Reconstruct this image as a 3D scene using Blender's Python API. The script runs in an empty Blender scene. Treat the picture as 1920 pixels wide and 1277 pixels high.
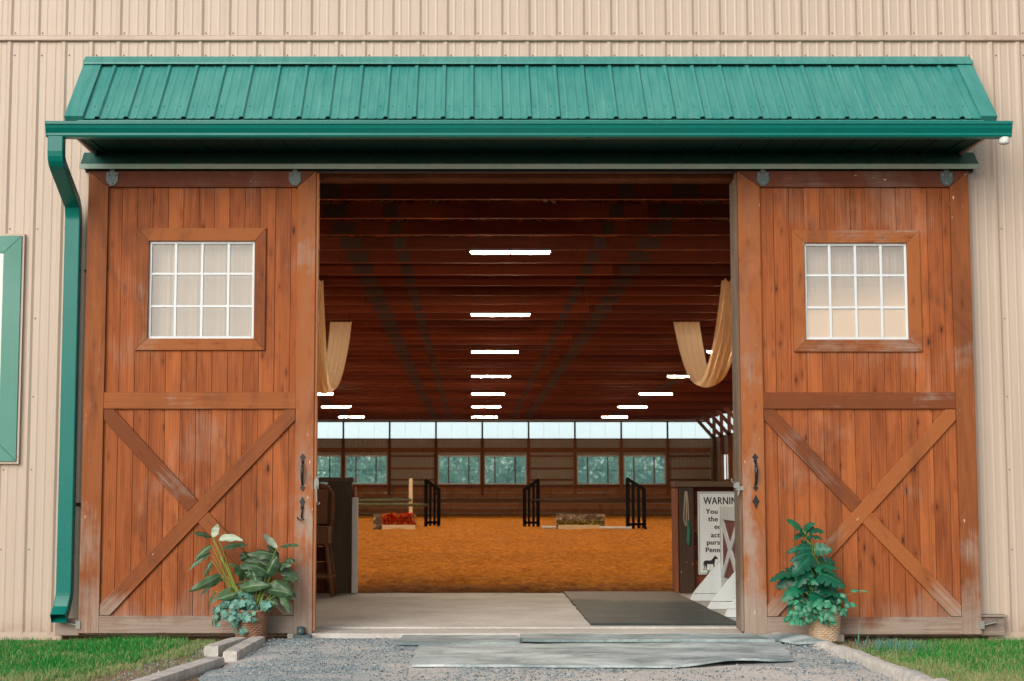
import bpy, math, random
import numpy as np
from mathutils import Vector, Matrix, noise as mnoise
R = random.Random(7)
S = bpy.context.scene
COL = S.collection
rad = math.radians

# ------------------------------------------------------------------ camera
cam = bpy.data.cameras.new('camera')
cam_o = bpy.data.objects.new('camera', cam)
COL.objects.link(cam_o)
cam.sensor_width = 36
cam.lens = 3010 / 1920 * 36
cam.shift_x = 75 / 1920
cam.clip_end = 3000
cam.dof.use_dof = True; cam.dof.focus_distance = 13.2; cam.dof.aperture_fstop = 5.6
cam_o.location = (0, -13.23, 1.13)
cam_o.rotation_euler = (rad(90) + math.atan(292.5 / 3010), 0, 0)
S.camera = cam_o
S.view_settings.view_transform = 'Standard'
S.view_settings.look = 'None'
S.view_settings.exposure = 0
S.render.engine = 'CYCLES'
S.cycles.use_denoising = True
S.cycles.max_bounces = 8
S.cycles.diffuse_bounces = 4
S.cycles.transparent_max_bounces = 12
S.cycles.sample_clamp_indirect = 6
S.cycles.caustics_reflective = False
S.cycles.caustics_refractive = False

# ------------------------------------------------------------------ light
SUN_EL, SUN_AZ = 28, -27          # azimuth measured from straight in front of the barn, to its left
w = bpy.data.worlds.new('World'); S.world = w; w.use_nodes = True
wn = w.node_tree; bg = wn.nodes['Background']
sky = wn.nodes.new('ShaderNodeTexSky'); sky.sky_type = 'NISHITA'; sky.sun_disc = False
sky.sun_elevation = rad(SUN_EL); sky.sun_rotation = rad(180 - SUN_AZ)
sky.air_density = 1.0; sky.dust_density = 3.0; sky.ozone_density = 1.0
hz = wn.nodes.new('ShaderNodeMix'); hz.data_type = 'RGBA'; hz.inputs[0].default_value = 0.45
hs = wn.nodes.new('ShaderNodeHueSaturation'); hs.inputs['Saturation'].default_value = 0.15
wn.links.new(sky.outputs[0], hs.inputs['Color'])
wn.links.new(sky.outputs[0], hz.inputs[6]); wn.links.new(hs.outputs[0], hz.inputs[7])
wn.links.new(hz.outputs[2], bg.inputs[0])
bg.inputs[1].default_value = 0.15
sl = bpy.data.lights.new('sun', 'SUN'); sl.energy = 1.8; sl.angle = rad(45); sl.color = (1, .955, .90)
so = bpy.data.objects.new('sun', sl); COL.objects.link(so)
_d = Vector((math.sin(rad(SUN_AZ)) * math.cos(rad(SUN_EL)), -math.cos(rad(SUN_AZ)) * math.cos(rad(SUN_EL)), math.sin(rad(SUN_EL))))
so.rotation_euler = (-_d).to_track_quat('-Z', 'Y').to_euler()

# ------------------------------------------------------------------ materials
def lin(h):
    h = h.lstrip('#'); o = []
    for i in (0, 2, 4):
        c = int(h[i:i + 2], 16) / 255
        o.append(c / 12.92 if c <= .04045 else ((c + .055) / 1.055) ** 2.4)
    return (*o, 1)

class NT:
    def __init__(s, name):
        s.m = bpy.data.materials.new(name); s.m.use_nodes = True
        s.t = s.m.node_tree; s.b = s.t.nodes['Principled BSDF']; s.out = s.t.nodes['Material Output']
    def n(s, ty, **k):
        x = s.t.nodes.new('ShaderNode' + ty)
        for a, v in k.items(): setattr(x, a, v)
        return x
    def l(s, a, b): s.t.links.new(a, b)
    def put(s, sock, v):
        if hasattr(v, 'is_output'): s.l(v, sock)
        else: sock.default_value = v
    def obj(s): return s.n('TexCoord').outputs['Object']
    def pos(s): return s.n('NewGeometry').outputs['Position']
    def attr(s, nm, f=False):
        a = s.n('Attribute', attribute_name=nm); return a.outputs['Fac' if f else 'Vector']
    def scale(s, v, sc):
        m = s.n('Mapping'); s.l(v, m.inputs[0]); m.inputs['Scale'].default_value = sc; return m.outputs[0]
    def noise(s, v, sc=5, det=4, rough=.55, dist=0):
        x = s.n('TexNoise'); s.l(v, x.inputs['Vector']); x.inputs['Scale'].default_value = sc
        x.inputs['Detail'].default_value = det; x.inputs['Roughness'].default_value = rough; x.inputs['Distortion'].default_value = dist
        return x.outputs['Fac']
    def voro(s, v, sc=5, feat='F1', out='Distance', rnd=1):
        x = s.n('TexVoronoi', feature=feat); s.l(v, x.inputs['Vector']); x.inputs['Scale'].default_value = sc
        x.inputs['Randomness'].default_value = rnd
        return x.outputs[out]
    def ramp(s, v, *stops):
        x = s.n('ValToRGB'); s.put(x.inputs[0], v); e = x.color_ramp.elements
        while len(e) < len(stops): e.new(.5)
        for q, (p, c) in zip(e, stops):
            q.position = p; q.color = c if isinstance(c, tuple) else (c, c, c, 1)
        return x.outputs[0]
    def mix(s, f, a, b, mode='MIX'):
        x = s.n('Mix', data_type='RGBA', blend_type=mode)
        s.put(x.inputs[0], f); s.put(x.inputs[6], a); s.put(x.inputs[7], b); return x.outputs[2]
    def math(s, op, a, b=0.0):
        x = s.n('Math', operation=op); s.put(x.inputs[0], a); s.put(x.inputs[1], b); return x.outputs[0]
    def sep(s, v):
        x = s.n('SeparateXYZ'); s.l(v, x.inputs[0]); return x.outputs
    def bump(s, h, st=.3, d=.01):
        x = s.n('Bump'); s.l(h, x.inputs['Height']); x.inputs['Strength'].default_value = st; x.inputs['Distance'].default_value = d
        s.l(x.outputs[0], s.b.inputs['Normal']); return x
    def fin(s, col, rough=.6, metal=0., spec=.5):
        s.put(s.b.inputs['Base Color'], col); s.put(s.b.inputs['Roughness'], rough)
        s.b.inputs['Metallic'].default_value = metal; s.b.inputs['Specular IOR Level'].default_value = spec
        return s.m

def wood(name, light, dark, wear=.35, knots=1.0, stain_shade=.6, chips=0., grey='#b3a698', rough=.62, foot=1.0, tintamt=.75):
    k = NT(name); g = k.attr('gco'); t = k.attr('tint', True)
    fine = k.noise(k.scale(g, (60, 60, 2.2)), 1, 5, .6, .6)
    broad = k.noise(k.scale(g, (9, 9, .9)), 1, 3, .5, 1.2)
    wv = k.n('TexWave', wave_type='BANDS', bands_direction='X'); k.l(k.scale(g, (10, 10, .8)), wv.inputs['Vector'])
    wv.inputs['Scale'].default_value = 1.6; wv.inputs['Distortion'].default_value = 9; wv.inputs['Detail'].default_value = 3; wv.inputs['Detail Scale'].default_value = .7
    broad = k.math('ADD', k.math('MULTIPLY', broad, .86), k.math('MULTIPLY', wv.outputs['Fac'], .14))
    f = k.math('ADD', k.math('MULTIPLY', fine, .42), k.math('ADD', k.math('MULTIPLY', broad, .58), k.math('MULTIPLY', k.math('SUBTRACT', t, .5), tintamt)))
    col = k.ramp(f, (.26, lin(dark)), (.68, lin(light)))
    # knots
    kn = k.voro(k.scale(g, (13, 13, 4.6)), 1)
    kn2 = k.math('ADD', kn, k.math('MULTIPLY', k.math('SUBTRACT', fine, .5), .10))
    ksz = k.noise(k.scale(g, (2, 2, 1)), 1, 2)
    kn2 = k.math('ADD', kn2, k.math('MULTIPLY', k.math('SUBTRACT', ksz, .42), .45))
    km = k.ramp(kn2, (.06, 1.0), (.19, 0.0))
    col = k.mix(k.math('MULTIPLY', km, .8 * knots), col, lin('#47230f'))
    ring = k.ramp(kn2, (.12, 0.0), (.22, .55), (.34, 0.0))
    col = k.mix(k.math('MULTIPLY', ring, .55 * knots), col, lin('#6e3216'))
    p = k.pos()
    big = k.noise(p, 1.6, 5, .62, .5)
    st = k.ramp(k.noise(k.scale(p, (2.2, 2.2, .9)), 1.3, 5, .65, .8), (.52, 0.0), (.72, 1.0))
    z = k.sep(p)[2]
    top = k.math('MULTIPLY', k.ramp(k.math('SUBTRACT', z, 3.0), (.1, 0.0), (.75, .8)), k.ramp(k.noise(k.scale(p, (5, 5, 1.2)), 1.2, 4, .6), (.35, .15), (.6, 1.0)))  # darker towards the door tops: weather stain plus painted shade
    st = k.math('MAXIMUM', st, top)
    col = k.mix(k.math('MULTIPLY', st, stain_shade), col, lin('#4b2c20'))
    # grey weathering, mostly low on the boards
    low = k.ramp(k.math('DIVIDE', z, 1.0), (.02, 1.0), (.5, .1), (.9, 0.0))
    wmask = k.math('ADD', k.math('MULTIPLY', big, 1.0), k.math('MULTIPLY', low, .32 * foot))
    wm = k.ramp(k.math('ADD', wmask, k.math('MULTIPLY', k.math('SUBTRACT', fine, .5), .35)), (.56, 0.0), (.84, 1.0))
    col = k.mix(k.math('MULTIPLY', wm, wear), col, k.mix(fine, lin('#786b61'), lin(grey)))
    if chips:
        x_ = k.sep(p)[0]
        ed = k.math('MINIMUM', k.math('ABSOLUTE', k.math('ADD', x_, 1.33)), k.math('ABSOLUTE', k.math('SUBTRACT', x_, 2.23)))
        em = k.math('MULTIPLY', k.ramp(ed, (.03, 1.0), (.16, 0.0)), k.ramp(k.math('DIVIDE', z, 2.0), (.55, 1.0), (.85, .15)))
        em = k.math('MULTIPLY', em, k.ramp(k.noise(k.scale(p, (4, 4, 1.6)), 1.5, 5, .68), (.42, 0.0), (.6, 1.0)))
        col = k.mix(k.math('MULTIPLY', em, .75 if foot > 1 else 0.), col, k.mix(fine, lin('#85776c'), lin('#b0a498')))
        c = k.voro(k.scale(g, (26, 26, 9)), 1)
        cm = k.math('MULTIPLY', k.ramp(c, (.10, 1.0), (.15, 0.0)), k.ramp(k.noise(g, 2.7, 2), (.60, 0.0), (.68, 1.0)))
        col = k.mix(k.math('MULTIPLY', cm, chips), col, lin('#d9c8b6'))
    k.bump(fine, .25, .004)
    return k.fin(col, k.ramp(fine, (.2, rough - .02), (.8, rough + .2)), 0, .22)

M = {}
M['plank'] = wood('stained_planks', '#ac6234', '#71381a', wear=.4, knots=1.3, stain_shade=.45, tintamt=.22)
M['trimwood'] = wood('stained_trim', '#98592f', '#743f22', wear=.85, knots=.7, stain_shade=.55, chips=.8, foot=1.2)
M['railwood'] = wood('dark_rail', '#6b3a26', '#45241a', wear=.3, knots=.4, stain_shade=.6, chips=.9)
M['header'] = wood('header_timber', '#8a4a26', '#53290f', wear=.3, knots=.6, foot=0)
M['edgewood'] = wood('raw_edge', '#a8683f', '#804a2b', wear=.35, knots=.2, stain_shade=.2)
M['jamb'] = wood('weathered_jamb', '#6a5646', '#43342a', wear=.6, knots=.3)
M['truss'] = wood('truss_timber', '#7c371a', '#54210e', wear=0, knots=.7, stain_shade=.3, foot=0, tintamt=.8)
M['torn'] = wood('torn_orange_lining', '#c4571c', '#8a3410', wear=0, knots=0, stain_shade=.2, foot=0)
M['inwood'] = wood('interior_timber', '#96593a', '#6a3d22', wear=.1, knots=.5, foot=0)
M['kick'] = wood('kick_boards', '#a3673c', '#774a2a', wear=.15, knots=.4, foot=0)
M['oldpost'] = wood('old_dark_post', '#94806c', '#62503f', wear=.4, knots=.2, stain_shade=.3, chips=.5, foot=0)
M['oldpost2'] = wood('old_brown_post', '#66503f', '#433226', wear=.3, knots=.2, stain_shade=.3, chips=.3, foot=0)
M['panelred'] = wood('red_brown_boards', '#7a4330', '#55291b', wear=.15, knots=.3, foot=0)
M['paleboard'] = wood('pale_board', '#ecd9b8', '#cdb48c', wear=.1, knots=.3, stain_shade=.1, foot=0)
M['greyblock'] = wood('grey_timber_block', '#8f8177', '#695c54', wear=.7, knots=.2)

def metal_paint(name, col, streak, amt=.35, rough=.38, spots=0., fade=None, spec=.5):
    k = NT(name); p = k.pos()
    s1 = k.noise(k.scale(p, (9, 9, .35)), 1, 4, .6)
    s2 = k.noise(p, 1.2, 4, .6)
    m = k.ramp(k.math('ADD', k.math('MULTIPLY', s1, .6), k.math('MULTIPLY', s2, .4)), (.45, 0.0), (.72, 1.0))
    c = k.mix(k.math('MULTIPLY', m, amt), lin(col), lin(streak))
    if fade:
        c = k.mix(k.ramp(k.math('ADD', k.math('MULTIPLY', k.noise(k.scale(p, (22, 2.5, 2.5)), 1, 4, .65), .6), k.math('MULTIPLY', k.noise(p, .8, 3), .4)), (.36, 0.0), (.66, .7)), c, lin(fade))
    if spots:
        v = k.voro(p, 17)
        sm = k.math('MULTIPLY', k.ramp(v, (.045, 1.0), (.07, 0.0)), k.ramp(k.noise(p, 1.9, 2), (.6, 0.0), (.66, 1.0)))
        c = k.mix(k.math('MULTIPLY', sm, spots), c, lin('#dfe5df'))
    k.bump(k.noise(p, 14, 2), .04, .01)
    return k.fin(c, k.ramp(s2, (.3, rough - .06), (.7, rough + .12)), 0, spec)

def cladding():
    k = NT('tan_steel_cladding'); p = k.pos(); z = k.sep(p)[2]
    s1 = k.noise(k.scale(p, (14, 14, .22)), 1, 5, .6)
    s2 = k.noise(p, .9, 4, .6)
    c = k.mix(k.ramp(s1, (.5, 0.0), (.75, .35)), lin('#bbaa9a'), lin('#978170'))
    c = k.mix(k.ramp(s2, (.5, 0.0), (.8, .3)), c, lin('#c9bbae'))
    low = k.math('MULTIPLY', k.ramp(z, (.02, 1.0), (.22, 0.0)), k.ramp(k.noise(p, 5, 5, .7), (.35, 0.0), (.65, 1.0)))
    c = k.mix(k.math('MULTIPLY', low, .6), c, lin('#8b6f5a'))
    k.bump(k.noise(p, 6, 2), .05, .02)
    return k.fin(c, .42, 0, .5)
M['clad'] = cladding()
M['cladin'] = metal_paint('interior_steel_liner', '#a08f7b', '#84735f', .4, .5)
M['tantrim'] = metal_paint('tan_trim', '#b8a595', '#96806f', .4, .4)
M['green'] = metal_paint('green_steel_roof', '#26807b', '#1d6d66', .5, .34, spots=.8, fade='#569c92')
M['gutter'] = metal_paint('green_gutter', '#006f66', '#005c53', .4, .28, spots=.5, spec=.3)
M['greenfade'] = metal_paint('faded_green_flashing', '#1d574f', '#35544b', .7, .5, fade='#4c5f56')
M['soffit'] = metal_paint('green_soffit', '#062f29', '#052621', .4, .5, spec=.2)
M['greentrim'] = metal_paint('green_window_trim', '#3f8475', '#357466', .4, .4, spots=.7)
M['lip'] = metal_paint('dusty_lip', '#86a397', '#6f8378', .6, .5, fade='#a39b8a')
M['steel'] = metal_paint('grey_steel_plate', '#46585a', '#35443f', .5, .4)
M['galv'] = metal_paint('galvanised', '#868983', '#666762', .5, .35)
M['black'] = metal_paint('black_iron', '#15171a', '#22211f', .5, .35)
M['blackp'] = metal_paint('matt_black_paint', '#0c0d0e', '#161615', .5, .8, spec=.15)
M['white'] = metal_paint('white_paint', '#d8dcda', '#b4b6b0', .4, .5)
M['whitew'] = metal_paint('white_jump_paint', '#c3cbcb', '#a8a8a0', .5, .6)
M['redp'] = metal_paint('dark_red_paint', '#6a2a24', '#4b1d18', .5, .6)
M['tooth'] = metal_paint('nail_plate', '#422a1b', '#38291c', .5, .6)
M['sash'] = metal_paint('white_sash', '#d5dcdf', '#b9c3c8', .5, .4)
M['pvc'] = metal_paint('white_pvc', '#ece8e0', '#cfc9be', .5, .5)
M['polewhite'] = metal_paint('white_post_paint', '#f2eee8', '#dcd6cc', .5, .5)
M['polegreen'] = metal_paint('olive_pole', '#5c5f3e', '#45462c', .6, .6)
M['poledark'] = metal_paint('dark_pole', '#3b2a1c', '#2a1d13', .6, .6)
M['text'] = NT('black_lettering').fin(lin('#111315'), .6)
M['signw'] = metal_paint('white_sign_face', '#e6ebe9', '#d3d8d5', .3, .5)
M['screw'] = NT('screw_heads').fin(lin('#8a7a6d'), .5, .2)
M['rope'] = NT('green_rope').fin(lin('#2f6a55'), .8)
M['ropew'] = NT('pale_rope').fin(lin('#a89c85'), .8)

def concrete():
    k = NT('concrete'); p = k.pos()
    a = k.noise(p, 1.1, 5, .65); b = k.noise(p, 22, 5, .7)
    c = k.ramp(a, (.3, lin('#aaa49c')), (.55, lin('#c9c4bd')), (.75, lin('#d8d4cf')))
    c = k.mix(k.ramp(b, (.4, 0.0), (.75, .4)), c, lin('#84766a'))
    k.bump(b, .15, .004); return k.fin(c, .75)
M['concrete'] = concrete()

def sand():
    k = NT('orange_arena_footing'); p = k.pos()
    a = k.noise(p, .35, 4, .6); b = k.noise(k.scale(p, (1, .55, 1)), 9, 5, .72); d = k.noise(p, 45, 3, .7)
    c = k.ramp(k.math('ADD', k.math('MULTIPLY', b, .7), k.math('MULTIPLY', d, .3)), (.34, lin('#96500e')), (.5, lin('#cf7f1f')), (.66, lin('#ec9f3a')))
    c = k.mix(k.ramp(a, (.4, 0.0), (.7, .3)), c, lin('#b5691a'))
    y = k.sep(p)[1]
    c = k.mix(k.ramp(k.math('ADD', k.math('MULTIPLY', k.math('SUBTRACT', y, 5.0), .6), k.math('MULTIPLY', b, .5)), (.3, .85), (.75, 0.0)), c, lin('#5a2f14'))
    h = k.math('ADD', k.math('MULTIPLY', b, .8), k.math('MULTIPLY', d, .25))
    k.bump(h, .9, .09); return k.fin(c, .95, 0, .1)
M['sand'] = sand()

def gravel():
    k = NT('gravel'); p = k.pos()
    v = k.voro(p, 85, out='Color'); vd = k.voro(p, 85); v2 = k.voro(p, 110, out='Color')
    vs = k.sep(v)[0]
    c = k.ramp(vs, (.1, lin('#5f7377')), (.5, lin('#92a6ab')), (.9, lin('#d2dede')))
    c = k.mix(.35, c, k.ramp(k.sep(v2)[1], (.1, lin('#59605f')), (.9, lin('#a7aeab'))))
    big = k.noise(k.scale(p, (1, 1.9, 1)), 1.25, 6, .68, .6)
    px_, py_, _ = k.sep(p)
    edge_ = k.math('MULTIPLY', k.ramp(k.math('ADD', k.math('MULTIPLY', py_, .25), 1.0), (.25, .22), (.42, 0.0)), 1.0)
    dust = k.ramp(k.math('ADD', big, k.math('MULTIPLY', edge_, k.math('ADD', px_, .6))), (.40, 0.0), (.60, .92))
    c = k.mix(dust, c, k.mix(k.noise(p, 30, 4, .7), lin('#bcb2a8'), lin('#e2dcd5')))
    k.bump(k.math('SUBTRACT', 1.0, vd), .6, .012); return k.fin(c, .85, 0, .3)
M['gravel'] = gravel()

def dirt():
    k = NT('dry_dirt_and_thatch'); p = k.pos()
    b = k.noise(p, 6, 6, .7); d = k.noise(p, 60, 4, .7)
    c = k.ramp(k.math('ADD', k.math('MULTIPLY', b, .5), k.math('MULTIPLY', d, .5)), (.3, lin('#5c4d3c')), (.5, lin('#8d7a63')), (.7, lin('#ab9a83')))
    c = k.mix(k.ramp(k.noise(p, 1.7, 4), (.5, 0.0), (.65, .4)), c, lin('#6b6f4a'))
    k.bump(d, .6, .015); return k.fin(c, .95, 0, .1)
M['dirt'] = dirt()

def mat_rubber(name, base, dust, amt, sc=(1, 1.5, 1), lo=.42, hi=.62):
    k = NT(name); p = k.pos()
    a = k.noise(k.scale(p, sc), 1.5, 6, .68, .5); b = k.noise(k.scale(p, (1, 1.8, 1)), 16, 6, .75)
    c = k.mix(k.noise(p, 30, 4), lin(base), lin('#7f8c8a' if amt > .8 else '#3a4646'))
    crk = k.ramp(k.voro(k.scale(p, (1.1, 2.6, 1)), 2.2, feat='DISTANCE_TO_EDGE'), (.004, 1.0), (.02, 0.0))
    if amt > .8: c = k.mix(k.math('MULTIPLY', k.math('MULTIPLY', crk, k.ramp(k.noise(p, 1.3, 3), (.5, 0.0), (.62, 1.0))), .8), c, lin('#39423f'))
    c = k.mix(k.math('MULTIPLY', k.ramp(k.math('ADD', k.math('MULTIPLY', a, .8), k.math('MULTIPLY', b, .2)), (lo, 0.0), (hi, 1.0)), amt), c, lin(dust))
    if amt < .8:
        fy_ = k.math('ADD', k.math('MULTIPLY', k.sep(p)[1], .2), k.math('MULTIPLY', k.math('SUBTRACT', a, .5), .5))
        c = k.mix(k.ramp(fy_, (.62, 0.0), (.74, .75)), c, lin('#82766a'))
    k.bump(b, .25, .006); return k.fin(c, .7, 0, .35)
M['mat_in'] = mat_rubber('rubber_mat', '#0a1a20', '#6b6f6b', .5, lo=.52, hi=.68)
M['mat_out'] = mat_rubber('worn_rubber_mat', '#5a7378', '#bccbcc', .9, lo=.44, hi=.66)
M['mat_out2'] = mat_rubber('worn_rubber_mat_pale', '#5e787d', '#cfd9d9', .95, lo=.40, hi=.62)

def stone():
    k = NT('pale_stone_edging'); p = k.pos()
    b = k.noise(p, 18, 6, .7); a = k.noise(p, 3, 4)
    c = k.ramp(b, (.3, lin('#aba59d')), (.6, lin('#d0cac2')), (.8, lin('#dfdbd4')))
    c = k.mix(k.ramp(a, (.5, 0.0), (.7, .5)), c, lin('#7e8a8c'))
    k.bump(b, .6, .02); return k.fin(c, .9)
M['stone'] = stone()

def cloth():
    k = NT('cream_cloth'); p = k.pos()
    g = k.attr('gco')
    c = k.mix(k.noise(g, 3, 3), lin('#f3e0bd'), lin('#fbf0d8'))
    tr = k.n('BsdfTranslucent'); tr.inputs[0].default_value = lin('#f8e8c8')
    k.bump(k.noise(k.scale(g, (30, 1, 1)), 1, 4), .3, .02)
    m = k.fin(c, .85, 0, .1)
    x = k.n('MixShader'); x.inputs[0].default_value = .4
    k.l(k.b.outputs[0], x.inputs[1]); k.l(tr.outputs[0], x.inputs[2]); k.l(x.outputs[0], k.out.inputs[0])
    return m
M['cloth'] = cloth()

def emis(name, col, st):
    k = NT(name); e = k.n('Emission'); e.inputs[0].default_value = lin(col); e.inputs[1].default_value = st
    k.l(e.outputs[0], k.out.inputs[0]); return k.m
M['tube'] = emis('lit_fluorescent_tube', '#ffe4c2', 520)

def glass(name, tint, refl, dust=0., dust_glare_col='#ffffff', rough=.02, front=False):
    k = NT(name)
    tr = k.n('BsdfTransparent'); tr.inputs[0].default_value = lin(tint)
    gl = k.n('BsdfGlossy'); gl.inputs['Roughness'].default_value = rough
    fr = k.n('Fresnel'); fr.inputs[0].default_value = 1.5
    f = k.math('ADD', k.math('MULTIPLY', fr.outputs[0], 1.0), refl)
    x = k.n('MixShader'); k.l(f, x.inputs[0]); k.l(tr.outputs[0], x.inputs[1]); k.l(gl.outputs[0], x.inputs[2])
    o = x.outputs[0]
    if dust:  # dust on the rear panes, painted reflection on the door panes
        df = k.n('BsdfDiffuse' if front else 'BsdfTranslucent'); df.inputs[0].default_value = lin(dust_glare_col)
        y = k.n('MixShader'); y.inputs[0].default_value = dust
        k.l(o, y.inputs[1]); k.l(df.outputs[0], y.inputs[2]); o = y.outputs[0]
    k.l(o, k.out.inputs[0]); return k.m
M['doorglass'] = glass('door_window_glass', '#f8faf9', .05, .24, '#f3ede6', front=True)  # pale film painted over the panes for their bright reflection
M['backglass'] = glass('dusty_window_glass', '#e4f4f1', .0, .30, '#e2f4f0', rough=.5)
M['sideglass'] = glass('green_window_glass', '#dfeaea', .30)

def peach_reflection():
    k = NT('painted_peach_reflection'); p = k.pos(); x_, _, z = k.sep(p)  # bright sky reflection painted as a peach gradient, clear towards the top
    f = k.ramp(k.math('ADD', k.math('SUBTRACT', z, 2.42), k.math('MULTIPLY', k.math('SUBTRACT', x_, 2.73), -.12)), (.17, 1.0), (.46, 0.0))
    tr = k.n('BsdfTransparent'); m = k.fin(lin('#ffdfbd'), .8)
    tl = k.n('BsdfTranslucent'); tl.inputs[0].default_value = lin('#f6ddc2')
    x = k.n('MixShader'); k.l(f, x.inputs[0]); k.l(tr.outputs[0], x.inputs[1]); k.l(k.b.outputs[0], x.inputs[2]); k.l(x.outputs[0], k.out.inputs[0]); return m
M['peach_reflection'] = peach_reflection()

def glowing_panel():
    k = NT('glowing_fibreglass'); p = k.pos()
    tl = k.n('BsdfTranslucent'); tl.inputs[0].default_value = (.95, .97, .97, 1)
    tr = k.n('BsdfTransparent'); tr.inputs[0].default_value = (.9, .95, .95, 1)
    x = k.n('MixShader'); x.inputs[0].default_value = .15
    k.l(tl.outputs[0], x.inputs[1]); k.l(tr.outputs[0], x.inputs[2])
    e = k.n('Emission'); e.inputs[0].default_value = (.86, 1, 1, 1); e.inputs[1].default_value = .72  # added glow in place of daylight coming through the panels
    a = k.n('AddShader'); k.l(x.outputs[0], a.inputs[0]); k.l(e.outputs[0], a.inputs[1]); k.l(a.outputs[0], k.out.inputs[0]); return k.m
M['glowing_panel'] = glowing_panel()

def leafmat(name, dark, light, under, vein, rough=.35, sheen=.5):
    k = NT(name); g = k.attr('gco'); t = k.attr('tint', True)
    u, v, _ = k.sep(g)
    au = k.math('ABSOLUTE', u)
    c = k.mix(k.math('MULTIPLY', t, 1.0), lin(dark), lin(light))
    stripe = k.n('TexWave', wave_type='BANDS', bands_direction='X'); 
    cv = k.n('CombineXYZ'); k.l(k.math('ADD', k.math('MULTIPLY', v, 1.0), k.math('MULTIPLY', au, -.35)), cv.inputs[0])
    k.l(cv.outputs[0], stripe.inputs['Vector']); stripe.inputs['Scale'].default_value = 3.2; stripe.inputs['Distortion'].default_value = .6
    c = k.mix(k.math('MULTIPLY', stripe.outputs['Fac'], .35), c, lin(vein))
    c = k.mix(k.ramp(au, (.03, .7), (.12, 0.0)), c, lin(vein))
    bf = k.n('NewGeometry').outputs['Backfacing']
    c = k.mix(k.math('MULTIPLY', bf, .75), c, lin(under))
    tr = k.n('BsdfTranslucent'); k.l(c, tr.inputs[0])
    k.bump(stripe.outputs['Fac'], .15, .006)
    m = k.fin(c, rough, 0, sheen)
    x = k.n('MixShader'); x.inputs[0].default_value = .18
    k.l(k.b.outputs[0], x.inputs[1]); k.l(tr.outputs[0], x.inputs[2]); k.l(x.outputs[0], k.out.inputs[0])
    return m
M['cala'] = leafmat('striped_leaf', '#0f3019', '#456f40', '#c4d3bd', '#86a67d')
M['monst'] = leafmat('split_leaf', '#053d33', '#1c8059', '#2d7a5c', '#23805c')
M['ivy'] = leafmat('ivy_leaf', '#1f5548', '#6aa392', '#7fae9f', '#7fb0a0', .5)
M['pothos'] = leafmat('small_round_leaf', '#074a38', '#3d9c70', '#3d8c6c', '#66b48e')
M['stem'] = NT('green_stem').fin(lin('#7d8f3c'), .5)

def tintmat(name, a, b, c=None, rough=.6, trans=.25):
    k = NT(name); t = k.attr('tint', True)
    col = k.ramp(t, (0, lin(a)), (.5, lin(b)), (1, lin(c or b)))
    tr = k.n('BsdfTranslucent'); k.l(col, tr.inputs[0]); m = k.fin(col, rough, 0, .25)
    x = k.n('MixShader'); x.inputs[0].default_value = trans
    k.l(k.b.outputs[0], x.inputs[1]); k.l(tr.outputs[0], x.inputs[2]); k.l(x.outputs[0], k.out.inputs[0]); return m
M['grass'] = tintmat('grass_blades', '#0a6a2a', '#2fa040', '#b3a97c')
M['wood_far'] = tintmat('woodland_leaves', '#4f8f7e', '#92c9b8', '#daf2e6')
M['flower'] = tintmat('flowers', '#a31412', '#dc4010', '#f0a02a')
M['flower2'] = tintmat('yellow_flowers', '#40522a', '#8d8430', '#c9a83a')
M['stones'] = tintmat('loose_stones', '#566265', '#86949a', '#b4bdbd', .85, 0.)

def wicker(name, a, b):
    k = NT(name); g = k.attr('gco'); p = k.pos()
    n = k.noise(k.scale(g, (1, 1, 1)), 40, 3); t = k.attr('tint', True)
    c = k.mix(k.math('ADD', k.math('MULTIPLY', n, .5), k.math('MULTIPLY', t, .5)), lin(a), lin(b))
    k.bump(n, .4, .004); return k.fin(c, .7)
M['wick1'] = wicker('brown_wicker', '#6d4a36', '#a87f62')
M['wick2'] = wicker('pale_wicker', '#a08468', '#d8c2a4')
M['rattan'] = wicker('rattan', '#6b3f24', '#9a623a')
def masonry():
    k = NT('painted_stone_pattern'); p = k.obj()
    v = k.voro(k.scale(p, (7, 7, 10)), 1, out='Color'); e = k.voro(k.scale(p, (7, 7, 10)), 1, feat='DISTANCE_TO_EDGE')
    c = k.ramp(k.sep(v)[0], (.1, lin('#5a4434')), (.5, lin('#8a745c')), (.9, lin('#b5a58c')))
    c = k.mix(k.ramp(e, (.02, .8), (.06, 0.0)), c, lin('#2b1d14')); return k.fin(c, .8)
M['masonry'] = masonry()

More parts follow.
